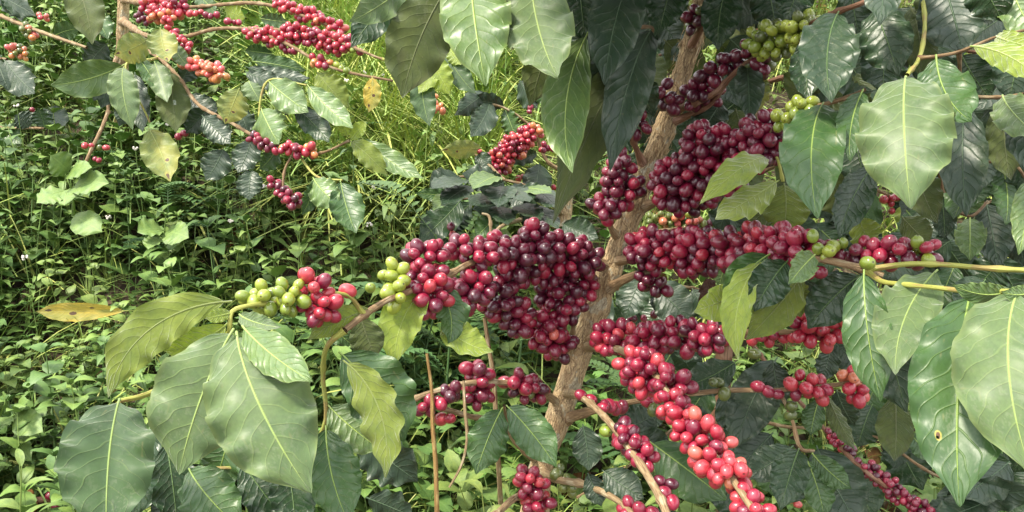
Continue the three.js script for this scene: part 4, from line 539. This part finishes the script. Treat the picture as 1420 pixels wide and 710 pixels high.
/** a plant as { stem, blades: [{ geo, matrix }] } in its own axes, root at the origin */
function herb(type, seed) {
  const r = rng(seed), H = { oval: 0.20 + 0.16 * r(), lance: 0.22 + 0.2 * r(), clover: 0.07 + 0.05 * r(), grass: 0.03, fern: 0.16 + 0.1 * r() }[type], lean = V((r() - 0.5) * 0.4 * H, H, (r() - 0.2) * 0.5 * H), blades = [], mt = (p, yaw, tilt, len, roll = 0) => new THREE.Matrix4().compose(p, new THREE.Quaternion().setFromEuler(new THREE.Euler(tilt, yaw, roll, 'YXZ')), V(len, len, len));
  const pts = [V(0, -0.02, 0), lean.clone().multiplyScalar(0.45).add(V((r() - 0.5) * 0.02, 0, (r() - 0.5) * 0.02)), lean], curve = new THREE.CatmullRomCurve3(pts), pick = (a) => a[Math.floor(r() * a.length)];
  let stem = stemGeo(pts, 0.0021, 0.001);
  if (type === 'oval') { const n = 5 + Math.floor(r() * 3); let yaw = r() * 6.28; for (let i = 0; i < n; i++) { const t = 0.25 + 0.75 * i / (n - 1), p = curve.getPoint(t); yaw += 1.57 + (r() - 0.5) * 0.4; const len = (0.074 - 0.032 * t * t) * (0.7 + 0.6 * r()); for (const k of [0, Math.PI]) blades.push({ geo: pick(BL.oval), matrix: mt(p, yaw + k, -0.15 - 0.5 * r() * t, len, (r() - 0.5) * 0.4) }); } blades.push({ geo: BL.oval[0], matrix: mt(lean, yaw, -0.9, 0.022) }, { geo: BL.oval[0], matrix: mt(lean, yaw + 2, -0.9, 0.018) }); }
  if (type === 'lance') { const n = 9 + Math.floor(r() * 5); for (let i = 0; i < n; i++) { const t = 0.15 + 0.85 * i / (n - 1); blades.push({ geo: pick(BL.lance), matrix: mt(curve.getPoint(t), i * 2.4 + r() * 0.5, -0.3 - 0.6 * r(), (0.085 - 0.03 * t) * (0.75 + 0.5 * r()), (r() - 0.5) * 0.5) }); } }
  if (type === 'clover') { const gs = []; for (let i = 0; i < 6; i++) { const a = i * 1.05 + r(), l = H * (0.6 + 0.6 * r()), e = V(Math.cos(a) * l * 0.7, l, Math.sin(a) * l * 0.7); gs.push(stemGeo([V(0, -0.01, 0), e.clone().multiplyScalar(0.5).add(V(0, 0.01, 0)), e], 0.0011, 0.0008, 3)); const y0 = r() * 6; for (let k = 0; k < 3; k++) blades.push({ geo: pick(BL.round), matrix: mt(e, y0 + k * 2.09, -0.1, 0.02 + 0.012 * r()) }); } stem = mergeGeometries(gs); }
  if (type === 'grass') { const n = 12 + Math.floor(r() * 8); for (let i = 0; i < n; i++) { const a = r() * 6.28, q = 0.012 * r(); blades.push({ geo: pick(BL.grass), matrix: mt(V(Math.cos(a) * q, -0.01, Math.sin(a) * q), a, -0.6 - 0.75 * r(), 0.14 + 0.22 * r(), (r() - 0.5) * 0.6) }); } }
  if (type === 'fern') { const gs = [stem]; for (let f = 0; f < 5; f++) { const yaw = f * 1.3 + r() * 0.6, b = curve.getPoint(0.35 + 0.16 * f), l = 0.10 + 0.06 * r(), e = b.clone().add(V(Math.sin(yaw) * l, 0.03 + 0.03 * r(), Math.cos(yaw) * l)), md = b.clone().lerp(e, 0.5).add(V(0, 0.02, 0)), c2 = new THREE.CatmullRomCurve3([b, md, e]); gs.push(stemGeo([b, md, e], 0.0009, 0.0005, 3)); for (let i = 0; i < 15; i++) for (const k of [-1, 1]) blades.push({ geo: BL.leaflet[0], matrix: mt(c2.getPoint(0.12 + 0.88 * i / 14), yaw + k * 1.25, -0.1, 0.026 * Math.sin(0.5 + 2.2 * i / 14)) }); } stem = mergeGeometries(gs); }
  return { stem, blades };
}
const mergedHerb = (h) => mergeGeometries([h.stem, ...h.blades.map((b) => b.geo.clone().applyMatrix4(b.matrix))]);
const MATOF = { oval: 'leafy', lance: 'lance', clover: 'leafy', grass: 'grass', fern: 'fern' };
const HERB = {}; for (const [k, n] of [['oval', 6], ['lance', 5], ['clover', 3], ['grass', 5], ['fern', 3]]) HERB[k] = Array.from({ length: n }, (_, i) => herb(k, 900 + i * 17 + k.length * 131));
{
  const r = rng(2024), spots = { oval: [], lance: [], clover: [], grass: [], fern: [] }, N = 15000;
  for (let i = 0; i < N; i++) {
    const z = -0.75 - 4.6 * Math.pow(r(), 1.35), x = (r() * 2 - 1) * (0.45 - z * 0.72), p = V(x, groundY(x, z), z), [px, py, d] = project(p);
    if (d < 1.02 || (px > 700 && r() < 0.45)) continue;
    const n = fbm(x * 1.6 + 3, z * 1.6 + 8, 91, 3), sunny = sstep(330, 520, px + 160 * (n - 0.5)) * sstep(1.5, 1.9, d);
    const q = r(), type = q < lerp(0.34, 0.04, sunny) ? 'oval' : q < lerp(0.40, 0.14, sunny) ? 'lance' : q < lerp(0.80, 0.36, sunny) ? 'clover' : q < 0.985 ? 'grass' : 'fern';
    if (type === 'grass' && sunny < 0.4 && r() < 0.2) continue;
    spots[type].push({ p, px, py, d, sunny, yaw: r() * 6.28, s: px > 20 && px < 215 && py > 428 && py < 640 ? 0.32 + 0.2 * r() : 0.40 + 0.45 * r(), v: Math.floor(r() * 100), t: r(), b: r() });
  }
  for (let i = 0; i < 3600; i++) {                    // the open grassy strip
    const z = -1.75 - 2.4 * r(), x = -(0.02 + 0.30 * r()) * -z * 1.0, p = V(x, groundY(x, z), z), [px, py, d] = project(p);
    if (px < 360 + 80 * vnoise(z * 3, 5)) continue;
    spots.grass.push({ p, px, py, d, sunny: 1, yaw: r() * 6.28, s: 0.5 + 0.5 * r(), v: Math.floor(r() * 100), t: r(), b: 0.55 + 0.6 * r() });
  }
  for (const [px, py, s] of [[600, 690, 1.5], [668, 700, 1.7], [575, 640, 1.2], [270, 420, 1.0], [320, 400, 1.1], [640, 560, 1.3]]) { const d = onGround(px, py), p = P(px, py, d); spots.fern.push({ p, px, py, d, sunny: 0, yaw: r() * 6.28, s, v: Math.floor(r() * 100), t: r(), b: r() }); }
  const say = { oval: ['oval_leaf_weed', 'weed with paired toothed oval leaves on the slope', 'weed', 'oval-leaved weeds on the slope'], lance: ['narrow_leaf_weed', 'weed with long narrow leaves on the slope', 'weed', 'narrow-leaved weeds on the slope'], fern: ['feathery_weed', 'weed with fern-like leaflets on the slope', 'weed', 'feathery weeds on the slope'] };
  for (const type in spots) {
    const list = spots[type], mat = HM[MATOF[type]], vs = HERB[type];
    let single = [];
    if (say[type]) {
      single = list.filter((s) => s.px > -20 && s.px < 640 && s.py > 60 && s.py < 820).sort((a, b) => a.d / a.s - b.d / b.s).slice(0, type === 'fern' ? 12 : type === 'oval' ? 150 : 60);
      const protos = vs.map((h) => { const g = new THREE.Group(); part('stem', h.stem, mat, g); for (const b of h.blades) { const m = part('leaf', b.geo, mat, g); b.matrix.decompose(m.position, m.quaternion, m.scale); } return g; });
      if (type === 'fern') for (const g of protos) { const h = vs[protos.indexOf(g)]; g.clear(); part('stem', h.stem, mat, g); part('leaflets', mergeGeometries(h.blades.map((b) => b.geo.clone().applyMatrix4(b.matrix))), mat, g).userData.kind = 'stuff'; }
      const tints = [['deep green', 0.72, 0.8, 0.8], ['mid green', 1, 1, 1], ['pale green', 1.25, 1.15, 1.1]].map(([w, a, b, c]) => { const m = mat.clone(); m.color.setRGB(a, b, c); return [w, m]; });
      for (const s of single) { const g = protos[s.v % protos.length].clone(), [tone, tm] = tints[Math.floor(s.t * 3)], size = s.s < 0.52 ? 'small' : s.s < 0.7 ? 'middling' : 'tall'; g.traverse((o) => { if (o.isMesh) o.material = tm; }); g.name = numbered(say[type][0]); g.position.copy(s.p); g.rotation.y = s.yaw; g.scale.setScalar(s.s); scene.add(tag(g, size + ' ' + tone + ' ' + say[type][1], say[type][2], say[type][3])); }
    }
    const used = new Set(single), rest = list.filter((s) => !used.has(s)), col = new THREE.Color(), mt = new THREE.Matrix4();
    vs.forEach((h, i) => {
      const mine = rest.filter((s) => s.v % vs.length === i); if (!mine.length) return;
      const im = new THREE.InstancedMesh(mergedHerb(h), mat, mine.length);
      mine.forEach((s, k) => { mt.compose(s.p, new THREE.Quaternion().setFromEuler(new THREE.Euler((s.t - 0.5) * 0.3, s.yaw, (s.b - 0.5) * 0.3)), V(s.s, s.s, s.s)); im.setMatrixAt(k, mt); const g = 0.75 + 0.5 * s.b; im.setColorAt(k, type === 'grass' && s.t > 0.82 ? col.setRGB(1.5 * g, 1.2 * g, 1.15 * g) : col.setRGB(g * (0.85 + 0.35 * s.t), g, g * 0.9)); });
      im.name = numbered({ oval: 'leafy_undergrowth', lance: 'leafy_undergrowth', clover: 'clover_ground_cover', grass: 'grass', fern: 'feathery_undergrowth' }[type]); im.castShadow = im.receiveShadow = true;
      scene.add(tag(im, { oval: 'mass of oval-leaved green undergrowth covering the slope', lance: 'mass of narrow-leaved green undergrowth covering the slope', clover: 'low clover-like ground cover between the weeds', grass: 'loose yellow-green grass covering the sunlit slope', fern: 'feathery undergrowth scattered over the slope' }[type], type === 'grass' ? 'grass' : 'undergrowth', { oval: 'undergrowth of oval leaves', lance: 'undergrowth of narrow leaves', clover: 'clover cover', grass: 'grass of the slope', fern: 'feathery undergrowth' }[type], 'stuff'));
    });
  }
  // dead leaves and sticks
  const dead = blade(0.42, 0.5, 0.5, 'oval', 6, 0, 44), nD = 1500, im = new THREE.InstancedMesh(dead, new THREE.MeshStandardMaterial({ map: T.brown, roughness: 0.9, side: THREE.DoubleSide }), nD), mt = new THREE.Matrix4(), col = new THREE.Color();
  for (let i = 0; i < nD; i++) { const z = -0.7 - 3 * r(), x = (r() * 2 - 1) * (0.5 - z * 0.7), l = 0.04 + 0.07 * r(); mt.compose(V(x, groundY(x, z) + 0.008 + 0.02 * r(), z), new THREE.Quaternion().setFromEuler(new THREE.Euler(0.5 + (r() - 0.5) * 0.9, r() * 6.28, (r() - 0.5) * 1.2, 'YXZ')), V(l, l, l)); im.setMatrixAt(i, mt); const g = 0.35 + 0.8 * r(); im.setColorAt(i, col.setRGB(g, g * 0.92, g * 0.85)); }
  im.name = 'leaf_litter'; im.castShadow = im.receiveShadow = true; scene.add(tag(im, 'dead brown leaves littering the soil under the weeds', 'leaf litter', null, 'stuff'));
}
{ // thin dead stems lying through the weeds, and small pale flower heads
  const r = rng(606), gs = [], fl = [];
  for (let i = 0; i < 150; i++) { const z = -1.1 - 1.6 * r(), x = (r() * 2 - 1) * (0.3 - z * 0.65), y = groundY(x, z), a = r() * 6.28, l = 0.12 + 0.3 * r(), e = V(x + Math.cos(a) * l, 0, z + Math.sin(a) * l * 0.5); e.y = groundY(e.x, e.z) + 0.25 * r() * l + 0.03; const b = V(x, y, z); gs.push(stemGeo([b, b.clone().lerp(e, 0.5).add(V(0, 0.03 * r(), 0)), e], 0.0016, 0.0007, 4)); }
  const m = new THREE.Mesh(mergeGeometries(gs), BM.pale); m.name = 'dead_stems'; m.castShadow = m.receiveShadow = true; scene.add(tag(m, 'thin dead brown stems tangled among the weeds', 'dead stems', null, 'stuff'));
  for (let i = 0; i < 36; i++) { const z = -1.25 - 1.0 * r(), x = -0.15 - r() * (0.2 - z * 0.6), y = groundY(x, z), h = 0.14 + 0.14 * r(), top = V(x + 0.02 * (r() - 0.5), y + h, z + 0.03); fl.push(stemGeo([V(x, y, z), V(x, y + h * 0.5, z + 0.01), top], 0.0008, 0.0006, 3)); for (let k = 0; k < 7; k++) { const g = new THREE.IcosahedronGeometry(0.0022, 0); g.deleteAttribute('uv'); g.translate(top.x + (r() - 0.5) * 0.009, top.y + (r() - 0.3) * 0.006, top.z + (r() - 0.5) * 0.009); gs.flower = gs.flower ?? []; gs.flower.push(g); } }
  const s = new THREE.Mesh(mergeGeometries(fl), HM.leafy); s.name = 'flower_stalks'; scene.add(tag(s, 'hair-thin green flower stalks rising from the weeds', 'flower stalks', null, 'stuff'));
  const f = new THREE.Mesh(mergeGeometries(gs.flower), new THREE.MeshStandardMaterial({ color: new THREE.Color().setRGB(0.72, 0.66, 0.62), roughness: 0.9 })); f.name = 'weed_flowers'; scene.add(tag(f, 'tiny whitish flower heads dotted over the weeds', 'flowers', null, 'stuff'));
}
// single things among the weeds
{
  const d = onGround(115, 445) - 0.13, b = P(178, 431, d), g = leafGeo(b, P(50, 432, d - 0.01), 0.036, { seed: 8, roll: 0.5, fold: 0.5, bow: -0.06, sag: 0.15, wave: 0.05, face: V(0, 0.8, 1) });
  const m = new THREE.Mesh(g, M.Y); m.name = 'fallen_leaf'; m.position.copy(b); m.castShadow = m.receiveShadow = true; scene.add(tag(m, 'yellow dying leaf with brown tip lying across the weeds', 'leaf'));
}
{
  const broad = (label, px, py, rows) => { const d = onGround(px, py), foot = P(px, py, d); foot.y = groundY(foot.x, foot.z) - 0.01; const t = thing('broad_leaf_weed', label, 'weed', foot); const tops = rows.map(([bx, by, dd]) => P(bx, by, d + dd)), top = tops[0]; part('stem', stemGeo([V(0, 0, 0), top.clone().sub(foot).multiplyScalar(0.5).add(V(0.01, 0, 0)), top.clone().sub(foot)], 0.003, 0.0015, 6), HM.lance, t); for (const [bx, by, dd, tx, ty, w] of rows) { const b = P(bx, by, d + dd), e = P(tx, ty, d + dd - 0.04), g = leafGeo(b, e, w * d / F, { seed: bx * 7 + by, ns: 20, nt: 8, face: V(-0.1, 0.8, 0.9), fold: 0.2, wave: 0.05, petiole: 0.08 }); part('leaf', g, HM.lance, t, b); if (b.distanceTo(top) > 0.004) part('stalk', stemGeo([top.clone().sub(foot).multiplyScalar(0.93), b.clone().lerp(top, 0.5).sub(foot), b.clone().sub(foot)], 0.0013, 0.001, 4), HM.lance, t); } };
  broad('broad-leaved weed with large smooth heart-shaped leaves below the yellowing coffee leaves', 92, 330, [[100, 262, -0.25, 152, 254, 34], [97, 262, -0.25, 90, 285, 40], [95, 264, -0.25, 50, 282, 36], [100, 300, -0.24, 142, 322, 34], [96, 240, -0.25, 70, 215, 34], [92, 246, -0.25, 128, 232, 26]]);
  broad('weed with rounded pale leaves on a thick upright stalk beside the feathery plants', 228, 360, [[228, 320, -0.2, 190, 322, 34], [230, 322, -0.2, 262, 330, 34], [226, 330, -0.2, 205, 346, 26], [230, 300, -0.2, 210, 290, 24]]);
  broad('pointed light green weed at the edge of the slope', 20, 640, [[20, 575, -0.12, 60, 600, 34], [16, 578, -0.12, -10, 600, 32], [18, 570, -0.12, 8, 545, 26], [24, 572, -0.12, 40, 555, 20], [20, 600, -0.11, 44, 640, 26]]);
}
{ // dry stalk, hanging tendril and bare sticks round the stem
  const straw = new THREE.MeshStandardMaterial({ map: twigTex, color: new THREE.Color().setRGB(1.0, 0.88, 0.5), bumpMap: twigBump, bumpScale: 0.0008, roughness: 0.7 });
  const stick = (name, label, cat, pts, mat, group) => { const w = pts.map((p) => P(p[0], p[1], p[2])), m = new THREE.Mesh(limb(w, pts.map((p) => p[3] * p[2] / F / 2), w[0], { nr: 7, seed: ++limbSeed, node: 0 }), mat); m.name = numbered(name); m.position.copy(w[0]); m.castShadow = m.receiveShadow = true; scene.add(tag(m, label, cat, group)); };
  stick('dry_stalk', 'orange-brown dry grass stalk standing upright beside the forked cherry twig', 'stalk', [[612, 860, 0.9, 8], [606, 705, 0.80, 7], [604, 640, 0.79, 6.5], [600, 590, 0.787, 6], [599, 545, 0.785, 5], [592, 490, 0.78, 4]], straw);
  stick('dry_tendril', 'curling pale dry tendril hanging from the cherry twig', 'tendril', [[643, 528, 0.815, 4], [645, 570, 0.805, 5], [648, 610, 0.80, 5], [640, 645, 0.795, 4], [623, 676, 0.79, 3]], BM.pale);
  stick('bare_stick', 'thin bare stick rising behind the yellow-green leaf', 'stick', [[700, 800, 1.2, 7], [690, 620, 0.95, 7], [684, 520, 0.92, 7], [676, 470, 0.91, 6], [672, 440, 0.90, 5]], BM.pale);
}
{ // twig at the foot of the slope
  const d = onGround(40, 700) - 0.10, b = P(-30, 694, d), t = thing('fruiting_twig', 'reddish twig with one red and one yellow cherry low among the weeds', 'twig', b);
  const w = [b, P(15, 696, d), P(55, 693, d), P(88, 696, d)];
  part('stem', limb(w, [0.005, 0.0045, 0.004, 0.002], b, { seed: 404, node: 0.045 }), BM.red, t, b);
  for (const [px, py, k, v] of [[40, 686, 'o', 1], [46, 703, 'r', 0], [70, 688, 'c', 1], [78, 700, 'c', 0]]) { const m = part('cherry', cherryBig, CM[k][v], t, P(px, py, d - 0.006)); m.scale.setScalar(0.0072); m.rotation.set(px, py, 0); }
}
renderer.render(scene, camera);
